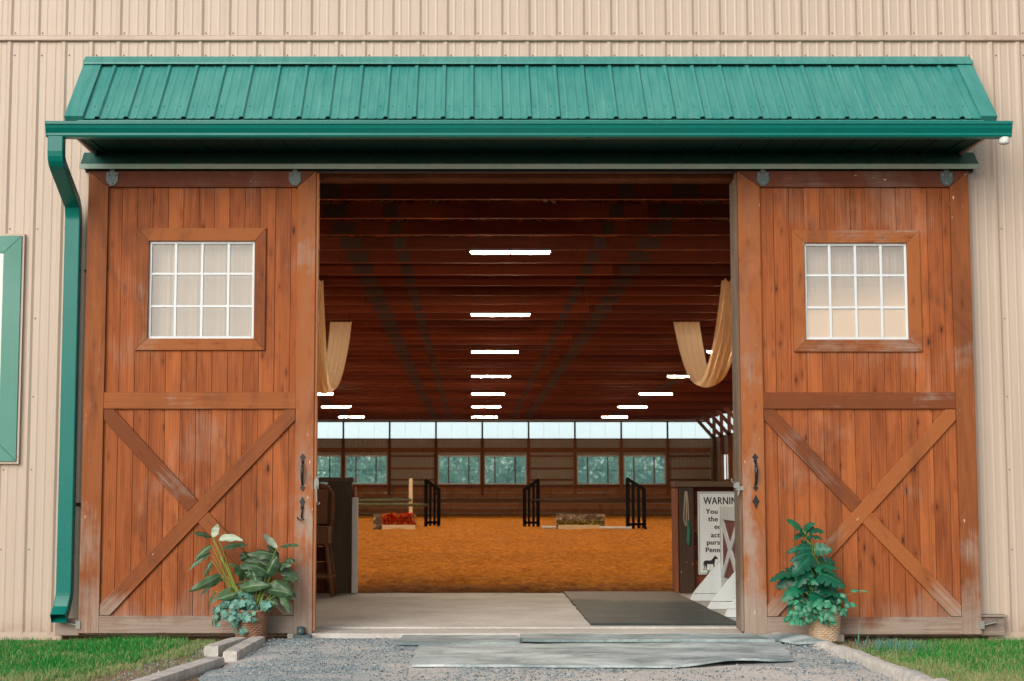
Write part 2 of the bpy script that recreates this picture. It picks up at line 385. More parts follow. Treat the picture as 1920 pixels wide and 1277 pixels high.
# ------------------------------------------------------------------ mesh builder
class MB:
    def __init__(s): s.v = []; s.f = []; s.mi = []; s.g = []; s.t = []; s.cm = 0; s.sm = []; s.smooth = False
    def add(s, vs, fs, gs=None, t=None):
        o = len(s.v); s.v += [tuple(x) for x in vs]
        s.g += [tuple(x) for x in (gs or vs)]
        s.t += ([R.random()] * len(vs) if t is None else ([t] * len(vs) if isinstance(t, (int, float)) else list(t)))
        for f in fs: s.f.append([i + o for i in f]); s.mi.append(s.cm); s.sm.append(s.smooth)
        return s
    def bar(s, c, ax, sd, th, L, W, T, t=None, cut0=0., cut1=0.):
        """oriented box: axis ax length L, side sd width W, thickness direction th thickness T; cut0/1 shear the ends along the axis"""
        c, ax, sd, th = Vector(c), Vector(ax).normalized(), Vector(sd).normalized(), Vector(th).normalized()
        o = Vector((R.uniform(0, 40), R.uniform(0, 40), R.uniform(0, 40))); vs = []; gs = []
        for k in (-1, 1):
            for i, j in ((-1, -1), (1, -1), (1, 1), (-1, 1)):
                a = k * L / 2 + (cut0 if k < 0 else cut1) * i * W / 2
                vs.append(c + ax * a + sd * (i * W / 2) + th * (j * T / 2)); gs.append(o + Vector((i * W / 2, j * T / 2, a)))
        fl = ax.cross(sd).dot(th) > 0
        fs = [(0, 3, 2, 1), (4, 5, 6, 7), (0, 1, 5, 4), (1, 2, 6, 5), (2, 3, 7, 6), (3, 0, 4, 7)]
        if not fl: fs = [f[::-1] for f in fs]
        return s.add(vs, fs, gs, t)
    def box(s, x0, x1, y0, y1, z0, z1, t=None):
        d = [abs(x1 - x0), abs(y1 - y0), abs(z1 - z0)]; c = ((x0 + x1) / 2, (y0 + y1) / 2, (z0 + z1) / 2)
        a = d.index(max(d)); E = [Vector((1, 0, 0)), Vector((0, 1, 0)), Vector((0, 0, 1))]
        if a == 2: return s.bar(c, E[2], E[0], E[1], d[2], d[0], d[1], t)
        if a == 0: return s.bar(c, E[0], E[2], E[1], d[0], d[2], d[1], t)
        return s.bar(c, E[1], E[0], E[2], d[1], d[0], d[2], t)
    def beam(s, p0, p1, W, T, up=(0, 0, 1), t=None):
        p0, p1 = Vector(p0), Vector(p1); ax = (p1 - p0); up = Vector(up); sd = ax.cross(up)
        if sd.length < 1e-6: sd = Vector((1, 0, 0))
        th = sd.cross(ax); return s.bar((p0 + p1) / 2, ax, sd, th, ax.length, W, T, t)
    def prism(s, pts, ax, d0, d1, t=None):
        """polygon pts in the plane of the two other axes, pushed along ax from d0 to d1"""
        n = len(pts); vs = []
        for d in (d0, d1):
            for a, b in pts: vs.append({'x': (d, a, b), 'y': (a, d, b), 'z': (a, b, d)}[ax])
        fs = [list(range(n))[::-1], list(range(n, 2 * n))] + [(i, (i + 1) % n, n + (i + 1) % n, n + i) for i in range(n)]
        # orientation
        ar = sum(pts[i][0] * pts[(i + 1) % n][1] - pts[(i + 1) % n][0] * pts[i][1] for i in range(n))
        flip = (ar < 0) ^ (ax == 'y') ^ (d1 < d0)
        if flip: fs = [list(f)[::-1] for f in fs]
        o = Vector((R.uniform(0, 40), R.uniform(0, 40), 0)); return s.add(vs, fs, [Vector(v) + o for v in vs], t)
    def tube(s, path, r, n=8, t=None, cap=True):
        P = [Vector(p) for p in path]; m = len(P); rr = r if isinstance(r, (list, tuple)) else [r] * m
        vs = []; gs = []; L = 0; o = R.uniform(0, 30)
        for i, p in enumerate(P):
            d = (P[min(i + 1, m - 1)] - P[max(i - 1, 0)]).normalized()
            u = d.cross(Vector((0, 0, 1)) if abs(d.z) < .9 else Vector((0, 1, 0))).normalized(); v = u.cross(d)
            if i: L += (p - P[i - 1]).length
            for k in range(n):
                a = 2 * math.pi * k / n; q = u * math.cos(a) * rr[i] + v * math.sin(a) * rr[i]
                vs.append(p + q); gs.append((o + q.x, q.y, L))
        fs = [(i * n + k, i * n + (k + 1) % n, (i + 1) * n + (k + 1) % n, (i + 1) * n + k) for i in range(m - 1) for k in range(n)]
        if cap: fs += [list(range(n))[::-1], list(range((m - 1) * n, m * n))]
        sv = s.smooth; s.smooth = True; s.add(vs, fs, gs, t); s.smooth = sv; return s
    def lathe(s, prof, c, n=24, t=None):
        c = Vector(c); vs = []
        for r, z in prof:
            for k in range(n):
                a = 2 * math.pi * k / n; vs.append(c + Vector((r * math.cos(a), r * math.sin(a), z)))
        m = len(prof)
        fs = [(i * n + k, i * n + (k + 1) % n, (i + 1) * n + (k + 1) % n, (i + 1) * n + k) for i in range(m - 1) for k in range(n)]
        sv = s.smooth; s.smooth = True; s.add(vs, fs, None, t); s.smooth = sv; return s
    def grid(s, fn, nu, nv, gfn=None, t=None):
        vs = []; gs = []
        for i in range(nu + 1):
            for j in range(nv + 1):
                vs.append(fn(i / nu, j / nv)); gs.append(gfn(i / nu, j / nv) if gfn else vs[-1])
        w_ = nv + 1
        fs = [(i * w_ + j, (i + 1) * w_ + j, (i + 1) * w_ + j + 1, i * w_ + j + 1) for i in range(nu) for j in range(nv)]
        sv = s.smooth; s.smooth = True; s.add(vs, fs, gs, t); s.smooth = sv; return s

WO = {}      # world position of each object's origin
def empty(name, loc, label=None, cat=None, group=None):
    o = bpy.data.objects.new(name, None); COL.objects.link(o); o.location = loc; o.empty_display_size = .2
    WO[o] = Vector(loc)
    if label: o['label'] = label
    if cat: o['category'] = cat
    if group: o['group'] = group
    return o
def mesh_obj(name, mb, mats, parent=None, origin=None, label=None, cat=None, group=None, kind=None, bevel=0):
    mats = mats if isinstance(mats, (list, tuple)) else [mats]
    o0 = WO[parent] if parent is not None else Vector(origin or (0, 0, 0))
    me = bpy.data.meshes.new(name)
    me.from_pydata([(x - o0.x, y - o0.y, z - o0.z) for x, y, z in mb.v], [], mb.f)
    for m in mats: me.materials.append(M[m])
    me.polygons.foreach_set('material_index', mb.mi)
    me.polygons.foreach_set('use_smooth', mb.sm)
    a = me.attributes.new('gco', 'FLOAT_VECTOR', 'POINT'); a.data.foreach_set('vector', np.array(mb.g, dtype=np.float32).ravel())
    a = me.attributes.new('tint', 'FLOAT', 'POINT'); a.data.foreach_set('value', np.array(mb.t, dtype=np.float32))
    me.update()
    o = bpy.data.objects.new(name, me); COL.objects.link(o)
    if parent is not None: o.parent = parent; WO[o] = o0
    else: o.location = o0; WO[o] = o0
    if label: o['label'] = label
    if cat: o['category'] = cat
    if group: o['group'] = group
    if kind: o['kind'] = kind
    if bevel:
        b = o.modifiers.new('bevel', 'BEVEL'); b.width = bevel; b.segments = 2; b.limit_method = 'ANGLE'; b.angle_limit = rad(40)
    return o
def copy_thing(o, delta, label=None):
    def cp(a, par):
        c = a.copy(); COL.objects.link(c); c.parent = par; WO[c] = WO[a] + Vector(delta)
        for ch in a.children: cp(ch, c)
        return c
    c = cp(o, None); c.location = Vector(o.location) + Vector(delta)
    if label: c['label'] = label
    return c
def one(fn, *a, **k):
    m = MB(); fn(m, *a, **k); return m
def BOX(*a, **k): return MB().box(*a, **k)

# ------------------------------------------------------------------ setting
XL, XR = -11.55, 12.42          # side walls
YB = 70.6                       # rear wall
OX0, OX1 = -1.285, 2.19         # doorway
m = MB(); m.add([(-400, -400, -.03), (400, -400, -.03), (400, 400, -.03), (-400, 400, -.03)], [(0, 1, 2, 3)])
mesh_obj('ground', m, 'dirt', kind='structure')

def fbm(x, y, s=1., o=3): return mnoise.fractal(Vector((x * s, y * s, 3.1)), .7, 2.1, o)
# gravel drive in front of the doorway
def gv(u, v):
    x = -1.72 - .25 * max(0, -(-14 + 13.9 * v) - 1) * 0 + u * 4.42; y = -14 + 13.9 * v
    e = min(1, min(u, 1 - u) * 14)
    return (x + (0 if .02 < u < .98 else .05 * fbm(y, 1.7, 2)), y, -.022 + .022 * e + .012 * fbm(x, y, 2.2) * e)
m = MB().grid(gv, 60, 150)
mesh_obj('gravel_drive', m, 'gravel', kind='structure')
# concrete floor of the entry
m = MB().box(OX0 - .2, OX1 + .8, -.17, .30, -.2, .036); m.box(OX0 - 8, OX1 + 8, .306, 5.25, -.2, .05)
mesh_obj('concrete_floor', m, 'concrete', kind='structure', bevel=.006)
# arena sand
rows = [5.08]
while rows[-1] < YB - .1: rows.append(rows[-1] + max(.05, (rows[-1] - 4) * .0085))
rows[-1] = YB - .05
def sx(u): q = (u - .5) * 2; return .43 + 11.9 * (0.28 * q + .72 * q ** 3)
def sd_(u, v):
    y = rows[int(round(v * (len(rows) - 1)))]; x = sx(u)
    e = max(0, min(1, (y - 5.08) / .9)); n = fbm(x, y, 2.4, 4) * .040 + fbm(x, y, .5) * .03 + fbm(x, y, 9, 2) * .012
    if v == 0: y += -.07 + .09 * fbm(x * 3, .3, 1.3); e = 0
    return (x, y, .052 + .093 * e ** .6 + n * (.25 + .75 * e))
m = MB().grid(sd_, 170, len(rows) - 1)
mesh_obj('arena_sand', m, 'sand', kind='structure')

# loose stones on the drive
def stones(n, area, zf, seed):
    r = np.random.default_rng(seed); m = MB()
    base = np.array([(1, 0, 0), (-1, 0, 0), (0, 1, 0), (0, -1, 0), (0, 0, .7), (0, 0, -.7)], float)
    F = [(0, 2, 4), (2, 1, 4), (1, 3, 4), (3, 0, 4), (2, 0, 5), (1, 2, 5), (3, 1, 5), (0, 3, 5)]
    for _ in range(n):
        x, y = area(r)
        s_ = r.uniform(.003, .0085) * (1.6 if r.random() < .05 else 1)
        p = base * s_ * (1 + r.uniform(-.35, .35, (6, 3)))
        a = r.uniform(0, 6.28); c_, s2 = math.cos(a), math.sin(a)
        q = [(x + v[0] * c_ - v[1] * s2, y + v[0] * s2 + v[1] * c_, zf(x, y) + v[2] + s_ * .25) for v in p]
        m.add(q, F, t=float(r.random()))
    return m
def zgrav(x, y):
    if x < -1.72: return -.028
    return .004 + .012 * fbm(x, y, 2.2)
def a_d(r): return r.uniform(-2.3, -1.76), -abs(r.uniform(.3, 3.6))
def a_g(r):
    if r.random() < .09: return a_d(r)
    while True:
        x, y = r.uniform(-1.6, 2.62), -abs(r.uniform(.25, 3.9))
        d = fbm(x * 1.0, y * 1.6, .9)
        inmat = (-.42 < x < 2.2 and -2.5 < y) or (x > .3 and y > -.8)
        if inmat and r.random() > .02: continue
        if d > .05 and r.random() > .25: continue
        return x, y
mesh_obj('loose_gravel', stones(9000, a_g, zgrav, 3), 'stones', kind='stuff', label='loose grey stones scattered over the gravel drive')

# ------------------------------------------------------------------ grass
def grass(n, area, seed, name, label):
    r = np.random.default_rng(seed); V = []; F = []; T = []
    for _ in range(n):
        q = area(r)
        if q is None: continue
        x, y, dry, hh = q
        h = hh * r.uniform(.5, 1.25); a = r.uniform(0, 6.28); wd = r.uniform(.0012, .0026)
        lean = r.uniform(.1, .75) * h; b = r.uniform(0, 6.28)
        lx, ly = lean * math.cos(b), lean * math.sin(b); cx, cy = wd * math.cos(a), wd * math.sin(a)
        o = len(V)
        V += [(x - cx, y - cy, -.03), (x + cx, y + cy, -.03), (x + lx * .4 + cx * .8, y + ly * .4 + cy * .8, -.03 + h * .65), (x + lx * .4 - cx * .8, y + ly * .4 - cy * .8, -.03 + h * .65), (x + lx, y + ly, -.03 + h)]
        F += [(o, o + 1, o + 2, o + 3), (o + 3, o + 2, o + 4)]
        t = (r.uniform(.8, 1) if r.random() < dry else r.uniform(0, .62))
        T += [t * .85, t * .85, t, t, min(1, t + .08)]
    m = MB(); m.v = V; m.f = F; m.g = V; m.t = T; m.mi = [0] * len(F); m.sm = [False] * len(F)
    return mesh_obj(name, m, 'grass', kind='stuff', label=label)
def gl_area(r):
    x = -6.5 + 4.6 * r.random() ** .7; y = -.2 - 3.9 * r.random()
    edge = -2.12 - .05 * max(0, -y - .3) - .16 * max(0, -y - 1.5) + .13 * fbm(x * 2, y * 2, 1.3)
    if y > -.42 and x < -2.9: edge = -9 if r.random() > .35 else edge
    d = edge - x
    if d < -.05 and r.random() > .06: return None
    dry = .75 if d < .12 else (.3 if d < .3 else .08)
    pat = fbm(x, y, 1.6)
    dry = min(.9, dry + max(0, pat) * .5 + max(0, -y - 2.3) * .35)
    return x, y, dry, (.05 + .022 * fbm(x, y, 1.1)) * (.6 if d < .15 else 1)
grass(90000, gl_area, 11, 'grass', 'green lawn strip running along the wall left of the doorway')
def gr_area(r):
    x = 2.8 + 3.6 * r.random() ** 1.3; y = -.3 - 3.8 * r.random()
    edge = 2.93 + .12 * fbm(x * 2, y * 2, 1.2) + (.28 * max(0, 1 + (y + .3) / .8) if y > -1.1 else 0)
    d = x - edge
    if d < -.02 and r.random() > .07: return None
    pat = fbm(x + 9, y, 1.5)
    dry = min(.92, (.7 if d < .1 else .22) + max(0, pat) * .7 + max(0, -y - 1.9) * .4)
    return x, y, dry, (.048 + .022 * fbm(x, y, 1.3)) * (.6 if d < .12 else 1)
grass(75000, gr_area, 12, 'grass', 'patchy green lawn running along the wall right of the doorway')

# ------------------------------------------------------------------ barn
barn = empty('barn', (.45, 0, 0), 'long tan steel riding arena barn with a wide open doorway under a green awning', 'barn')
RP = .2296; RPH = -3.667
def rib_profile(x0, x1, d=.014, sgn=-1):
    """steel sheet: tall ribs with two shallow ones between them"""
    pts = []
    k0 = math.floor((x0 - RPH) / RP) - 1; k1 = math.ceil((x1 - RPH) / RP) + 1
    for k in range(k0, k1 + 1):
        c = RPH + k * RP
        pts += [(c - .030, 0), (c - .010, d), (c + .010, d), (c + .030, 0)]
        for q in (1 / 3, 2 / 3):
            e = c + RP * q; pts += [(e - .013, 0), (e - .004, .0024), (e + .004, .0024), (e + .013, 0)]
    pts = [p for p in pts if x0 < p[0] < x1]
    return [(x0, 0)] + pts + [(x1, 0)]
def ribbed(m, x0, x1, z0, z1, y, back=True):
    P = rib_profile(x0, x1); n = len(P)
    vs = [(x, y - h, z0) for x, h in P] + [(x, y - h, z1) for x, h in P]
    fs = [(i, i + 1, n + i + 1, n + i) for i in range(n - 1)]
    m.add(vs, fs)
m = MB(); ribbed(m, XL, OX0 - .02, .01, 4.952, 0); ribbed(m, OX1 + .02, XR, .01, 4.952, 0); ribbed(m, OX0 - .02, OX1 + .02, 3.83, 4.952, 0)
wall = mesh_obj('wall_cladding', m, 'clad', barn)
m = MB(); ribbed(m, XL, XR, 4.975, 5.75, -.004)
gab = mesh_obj('gable_cladding', m, 'clad', barn)
mesh_obj('gable_end', MB().prism([(XL, 5.75), (XR, 5.75), (.45, 8.74)], 'y', -.004, .004), 'clad', barn)
mesh_obj('gable_end', MB().prism([(XL, 5.06), (XR, 5.06), (XR, 5.75), (.45, 8.74), (XL, 5.75)], 'y', YB + .02, YB + .03), 'clad', barn)
# screws
m = MB()
def screw(x, y, z, r=.006): m.lathe([(0.0001, 0), (r, 0), (r, .004), (.0001, .006)], (0, 0, 0), 6); n = 24; \
    m.v[-n:] = [(x + a, y - c_, z + b) for a, b, c_ in m.v[-n:]]
for k in range(-6, 46):
    x = RPH + k * RP + .045
    for z in (5.02, 4.83): screw(x, -.003 if z < 4.9 else -.007, z)
    if x < -3.2 or x > 4.2:
        for z in (3.35, 2.6, 1.95, 1.35, .7):
            screw(x, -.003, z); 
mesh_obj('screw_heads', m, 'screw', wall, kind='stuff')
# belt flashing
m = MB().prism([(-.03, 4.95), (-.034, 4.956), (-.034, 4.985), (-.012, 5.0), (0.0, 5.0), (0.0, 4.95)], 'x', XL, XR)
mesh_obj('belt_flashing', m, 'tantrim', barn)
for x0, x1 in ((XL, OX0 - 2.05), (4.2, XR)): mesh_obj('base_trim', BOX(x0, x1, -.012, .03, -.03, .03), 'tantrim', barn)
# side walls and roof
m = MB(); 
m.box(XL - .05, XL, 0, YB, 0, 5.2); m.box(XR, XR + .05, 0, 45, 0, 5.2); m.box(XR, XR + .05, 45, YB, 0, 1.9); m.box(XR, XR + .05, 45, YB, 3.25, 4.15)
yy = 45
for a, b in ((45, 61.3), (63.3, 64.3), (66.3, YB)): m.box(XR, XR + .05, a, b, 1.9, 3.25)
mesh_obj('side_wall', m, 'cladin', barn)
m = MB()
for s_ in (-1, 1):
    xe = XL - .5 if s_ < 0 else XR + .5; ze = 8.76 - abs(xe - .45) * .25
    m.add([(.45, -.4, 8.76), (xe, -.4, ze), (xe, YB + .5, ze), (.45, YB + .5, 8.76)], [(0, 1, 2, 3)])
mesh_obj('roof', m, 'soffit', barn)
# header and jambs
m = MB().box(OX0 - .15, OX1 + .15, .02, .16, 3.765, 3.845); m.box(OX0 - .15, OX1 + .15, .0, .14, 3.85, 3.93)
mesh_obj('door_header', m, 'header', barn, bevel=.005)
m = MB().box(OX1 - .012, OX1 + .03, -.1, .17, .05, 3.763)
mesh_obj('door_jamb', m, 'jamb', barn, bevel=.004)
m = MB().box(OX0 - .04, OX0 - .004, -.1, .17, .05, 3.763)
mesh_obj('door_jamb', m, 'jamb', barn, bevel=.004)

# ---- trusses
def truss_mesh(seed):
    r = random.Random(seed); m = MB(); zb = 5.10; h = .205
    edges = [XL + .1, XL + 4.5 + r.uniform(-1, 1), -2.5 + r.uniform(-.6, .6), 2.8 + r.uniform(-.6, .6), 7.5 + r.uniform(-.6, .6), XR - .1]
    for a, b in zip(edges, edges[1:]): m.box(a, b - .004, -.045, .045, zb, zb + h, t=r.uniform(.2, .8))
    for s_ in (-1, 1):
        xe = XL if s_ < 0 else XR
        m.beam((xe, 0, zb + h + .24), (.45, 0, 8.55), .06, .18, up=(0, 0, 1))
    for k in range(-5, 5):
        x0 = .45 + k * 2.3; x1 = x0 + 1.15; zt = 8.5 - abs(x1 - .45) * .25
        m.beam((x0, 0, zb + h - .02), (x1, 0, zt), .05, .09, up=(0, 1, 0)); m.beam((x0 + 2.3, 0, zb + h - .02), (x1, 0, zt), .05, .09, up=(0, 1, 0))
    m.cm = 1
    for x, ww in ((.45 - 2.4, .36), (.45 + 2.4, .36), (.45 - 1.62, .2), (.45 + 1.62, .2), (-6.2, .4), (7.1, .4)):
        m.box(x - ww / 2, x + ww / 2, -.048, -.0462, zb + .012, zb + h - .01)
    return m
TY0, TSP = 8.05 - 5 * 1.475, 1.475
tru = []
for v in range(4):
    o = mesh_obj('truss', truss_mesh(40 + v), ['truss', 'tooth'], barn); tru.append(o)
for k in range(48):
    y = TY0 + k * TSP
    if y > YB - .2: break
    if k < 4: o = tru[k]
    else: o = tru[(k * 7) % 4].copy(); COL.objects.link(o); o.parent = barn
    o.location = (0, y, 0)
# torn lining shreds above the chords
for k in range(4, 11):
    y = TY0 + k * TSP; m = MB()
    for _ in range(34):
        x = R.uniform(-3.4, 4.3); L = R.uniform(.05, .3); h = R.uniform(.03, .10); q = R.uniform(-.1, .1)
        z0 = 5.305 + R.uniform(-.005, .015)
        m.add([(x, y - .02, z0), (x + L, y - .02 + R.uniform(-.03, .03), z0 + R.uniform(0, .02)), (x + L * .8 + q, y - .01, z0 + h), (x + q, y, z0 + h * R.uniform(.3, 1))], [(0, 1, 2, 3)])
    mesh_obj('torn_lining', m, 'torn', barn, kind='stuff')

# ---- rear wall
BAY = 2.413; P0 = -4.29
posts = [P0 + BAY * k for k in range(-3, 8)]
m = MB()
for a, b in zip(posts, posts[1:]):
    pass
segs = [XL] + posts[0:0] + [p for p in posts if XL < p < XR] + [XR]
wins = []
m = MB()
for a, b in zip(segs, segs[1:]):
    idx = round((a - P0) / BAY)
    kind = idx % 3            # 1 = blank bay (-1.88+...), see photograph: blank bays start at P0, P0+3*BAY ...
    blank = (kind == 0)
    def rib2(x0, x1, z0, z1):
        n = max(1, int((x1 - x0) / .2)); xs = [x0 + (x1 - x0) * i / n for i in range(n + 1)]; pts = []
        for x in xs: pts += [(x - .02, 0), (x - .008, .02), (x + .008, .02), (x + .02, 0)]
        pts = [(x0, 0)] + [p for p in pts if x0 < p[0] < x1] + [(x1, 0)]; n = len(pts)
        m.add([(x, YB + .06 - h, z0) for x, h in pts] + [(x, YB + .06 - h, z1) for x, h in pts], [(i, i + 1, n + i + 1, n + i) for i in range(n - 1)])
    if blank or b - a < 2: rib2(a, b, 1.4, 4.15)
    else:
        rib2(a, b, 3.25, 4.15); rib2(a, b, 1.4, 1.76); rib2(a, a + .11, 1.76, 3.25); rib2(b - .11, b, 1.76, 3.25); wins.append((a + .11, b - .11))
rw = mesh_obj('rear_wall', m, 'cladin', barn)
m = MB()
for i in range(6): m.box(XL, XR, YB - .06, YB - .02, .0 + i * .265, .0 + i * .265 + .258)
mesh_obj('kick_boards', m, 'kick', barn)
m = MB().box(XL, XR, YB - .09, YB - .0, 3.42, 3.66); mesh_obj('girt', m, 'inwood', barn)
m = MB().box(XL, XR, YB - .10, YB - .0, 1.60, 1.74); mesh_obj('girt', m, 'inwood', barn)
m = MB().box(XL, XR, YB - .08, YB + .04, 4.1, 4.15); mesh_obj('girt', m, 'inwood', barn)
m = MB().box(XL, XR, YB - .08, YB + .04, 4.99, 5.06); mesh_obj('girt', m, 'inwood', barn)
for a, b in zip(segs, segs[1:]):
    if (round((a - P0) / BAY) % 3 == 0 and b - a > .5) or b - a < 2:
        for z in (3.18, 2.54, 1.95):
            mesh_obj('girt', BOX(a, b, YB - .05, YB + .03, z, z + .09), 'inwood', barn)
for p in posts:
    if XL + .3 < p < XR - .2:
        mesh_obj('post', BOX(p - .08, p + .08, YB - .14, YB - .1, 1.2, 4.1), 'inwood', barn)
        mesh_obj('mullion', BOX(p - .05, p + .05, YB - .12, YB - .085, 4.1, 5.0), 'poledark', barn)
for a, b in zip(segs, segs[1:]):
    m = MB(); n = 3
    for i in range(n):
        x0 = a + (b - a) * i / n; x1 = a + (b - a) * (i + 1) / n - .012
        m.add([(x0, YB + .02 + .01 * (i % 2), 4.15), (x1, YB + .02 + .01 * (i % 2), 4.15), (x1, YB + .02 + .01 * (i % 2), 4.99), (x0, YB + .02 + .01 * (i % 2), 4.99)], [(0, 1, 2, 3)])
    mesh_obj('clerestory_panel', m, 'glowing_panel', barn)
for a, b in wins:
    m = MB(); z0, z1 = 1.76, 3.25; y0, y1 = YB - .02, YB + .07; f_ = .055
    m.box(a, b, y0, y1, z1 - f_, z1); m.box(a, b, y0, y1, z0, z0 + f_); m.box(a, a + f_, y0, y1, z0 + f_, z1 - f_); m.box(b - f_, b, y0, y1, z0 + f_, z1 - f_)
    fr = mesh_obj('window', m, 'pvc', barn)
    for q in (.25, .73): mesh_obj('mullion', BOX(a + (b - a) * q - .03, a + (b - a) * q + .03, y0 - .01, y1 - .03, z0 + f_, z1 - f_), 'inwood', fr)
    m = MB().add([(a + f_, YB + .04, z0 + f_), (b - f_, YB + .04, z0 + f_), (b - f_, YB + .04, z1 - f_), (a + f_, YB + .04, z1 - f_)], [(0, 1, 2, 3)])
    mesh_obj('pane', m, 'backglass', fr)
    m = MB(); m.box(a, b, YB + .045, YB + .05, 2.48, 2.50)
    mesh_obj('screen_bar', m, 'steel', fr)
# right side wall: posts, braces, windows, clerestory (only its far end can be seen)
for k in range(10):
    y = YB - 2.1 - k * 2.41
    mesh_obj('post', BOX(XR - .18, XR - .02, y - .08, y + .08, .2, 5.1), 'inwood', barn)
    m = MB().beam((XR - .1, y, 4.05), (XR - 1.05, y, 5.12), .16, .16, up=(0, 1, 0)); mesh_obj('knee_brace', m, 'inwood', barn)
m = MB()
for k in range(10):
    y1 = YB - k * 2.41; m.add([(XR + .02, y1 - 2.4, 4.15), (XR + .02, y1 - .01, 4.15), (XR + .02, y1 - .01, 5.2), (XR + .02, y1 - 2.4, 5.2)], [(0, 1, 2, 3)])
mesh_obj('clerestory_panel', m, 'glowing_panel', barn)
for a, b in ((61.3, 63.3), (64.3, 66.3)):
    m = MB(); x0, x1 = XR - .03, XR + .05
    m.box(x0, x1, a, b, 1.9, 1.97); m.box(x0, x1, a, b, 3.18, 3.25); m.box(x0, x1, a, a + .08, 1.97, 3.18); m.box(x0, x1, b - .08, b, 1.97, 3.18); m.box(x0, x1, (a + b) / 2 - .03, (a + b) / 2 + .03, 1.97, 3.18)
    fr = mesh_obj('window', m, 'edgewood', barn)
    mesh_obj('pane', MB().add([(XR + .03, a, 1.9), (XR + .03, b, 1.9), (XR + .03, b, 3.25), (XR + .03, a, 3.25)], [(0, 1, 2, 3)]), 'glowing_panel', fr)  # side panes carry the same added glow as the clerestory
for z in (2.2, 1.5): mesh_obj('girt', BOX(XR - .06, XR - .0, 45, YB - .1, z - .6, z - .5), 'inwood', barn)

# ---- awning
AX0, AX1 = -3.245, 4.18; AYE = -.68; AZT, AZE = 4.785, 4.125
sl_ = Vector((0, AYE, AZE - AZT)); sn = Vector((0, AZE - AZT, -AYE)).normalized()   # outward normal
sn = Vector((0, -(AZT - AZE), -AYE)).normalized()
m = MB()
P = []
k0 = -16
x = AX0 + .16
P = [(AX0 + .13, 0)]
for k in range(0, 32):
    c = AX0 + .26 + k * RP
    if c > AX1 - .15: break
    P += [(c - .024, 0), (c - .011, .020), (c + .011, .020), (c + .024, 0)]
    for q in (1 / 3, 2 / 3):
        e = c + RP * q
        if e < AX1 - .16: P += [(e - .012, 0), (e - .004, .004), (e + .004, .004), (e + .012, 0)]
P.append((AX1 - .13, 0)); n = len(P)
T0 = Vector((0, -.03, AZT - .02)); T1 = Vector((0, AYE, AZE))
vs = [T0 + Vector((x, 0, 0)) + sn * h for x, h in P] + [T1 + Vector((x, 0, 0)) + sn * h for x, h in P]
m.add(vs, [(i + 1, i, n + i, n + i + 1) for i in range(n - 1)])
# body below the sheet so it has thickness
m.prism([(-.005, AZT - .05), (AYE + .01, AZE - .012), (AYE + .01, AZE - .14), (-.005, AZE - .14)], 'x', AX0 + .10, AX1 - .10)
awn = mesh_obj('awning', m, 'green', barn)
m = MB()
for x0, x1 in ((AX0, AX0 + .15), (AX1 - .13, AX1)):
    m = MB()
    p = [T0 + sn * .026, T1 + sn * .026, T1 - sn * .09, T0 - sn * .09]
    m.add([(x0, q.y, q.z) for q in p] + [(x1, q.y, q.z) for q in p], [(0, 1, 2, 3), (7, 6, 5, 4), (0, 4, 5, 1), (1, 5, 6, 2), (2, 6, 7, 3), (3, 7, 4, 0)])
    mesh_obj('rake_trim', m, 'green', awn, bevel=.003)
m = MB().prism([(-.002, 4.81), (-.035, 4.81), (-.128, 4.735), (-.128, 4.722), (-.115, 4.722), (-.03, 4.795), (-.002, 4.795)], 'x', AX0 - .002, AX1 + .002)
mesh_obj('wall_flashing', m, 'green', awn)
m = MB()
def rscrew(x, f, h=.0):
    c = T0.lerp(T1, f) + sn * h; vs = []
    for k in range(6):
        a = k * math.pi / 3; vs.append(c + Vector((x + .006 * math.cos(a), 0, 0)) + sl_.normalized() * .006 * math.sin(a) + sn * .004)
    m.add(vs, [(0, 1, 2, 3, 4, 5)])
for k in range(0, 32):
    c = AX0 + .26 + k * RP
    if c > AX1 - .2: break
    rscrew(c + .05, .80); rscrew(c - .05, .80)
mesh_obj('screw_heads', m, 'soffit', awn, kind='stuff')
# ribs closing caps (dark ends) come from the open profile; soffit with a faint ribbing
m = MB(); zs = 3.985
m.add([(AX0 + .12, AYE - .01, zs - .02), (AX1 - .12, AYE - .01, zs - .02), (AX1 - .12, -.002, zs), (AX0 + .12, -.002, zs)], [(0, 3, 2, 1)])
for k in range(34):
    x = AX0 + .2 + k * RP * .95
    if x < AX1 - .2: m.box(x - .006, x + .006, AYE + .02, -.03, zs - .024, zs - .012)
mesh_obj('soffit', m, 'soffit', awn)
m = MB()
for x in (AX0 + .10, AX1 - .12):
    mesh_obj('soffit_trim', BOX(x, x + .02, AYE + .01, -.0, zs - .03, zs + .02), 'tantrim', awn)
# K-style gutter
gp = [(-.69, 4.075), (-.69, 3.955), (-.775, 3.955), (-.785, 3.968), (-.782, 3.985), (-.805, 4.02), (-.812, 4.045), (-.822, 4.05), (-.822, 4.072), (-.812, 4.075), (-.812, 4.068), (-.80, 4.06), (-.78, 4.0), (-.70, 3.965), (-.70, 4.075)]
m = MB().prism(gp, 'x', AX0 - .115, AX1 + .075)
m.prism([(-.69, 4.074), (-.69, 3.956), (-.775, 3.956), (-.79, 3.99), (-.81, 4.05), (-.818, 4.073)], 'x', AX0 - .118, AX0 - .112); m.prism([(-.69, 4.074), (-.69, 3.956), (-.775, 3.956), (-.79, 3.99), (-.81, 4.05), (-.818, 4.073)], 'x', AX1 + .073, AX1 + .079)
gut = mesh_obj('gutter', m, 'gutter', awn)
m = MB().lathe([(.001, 0), (.036, 0), (.042, .012), (.043, .04), (.043, .052)], (AX1 + .03, -.74, 3.905), 16)
mesh_obj('outlet_cap', m, 'white', awn)
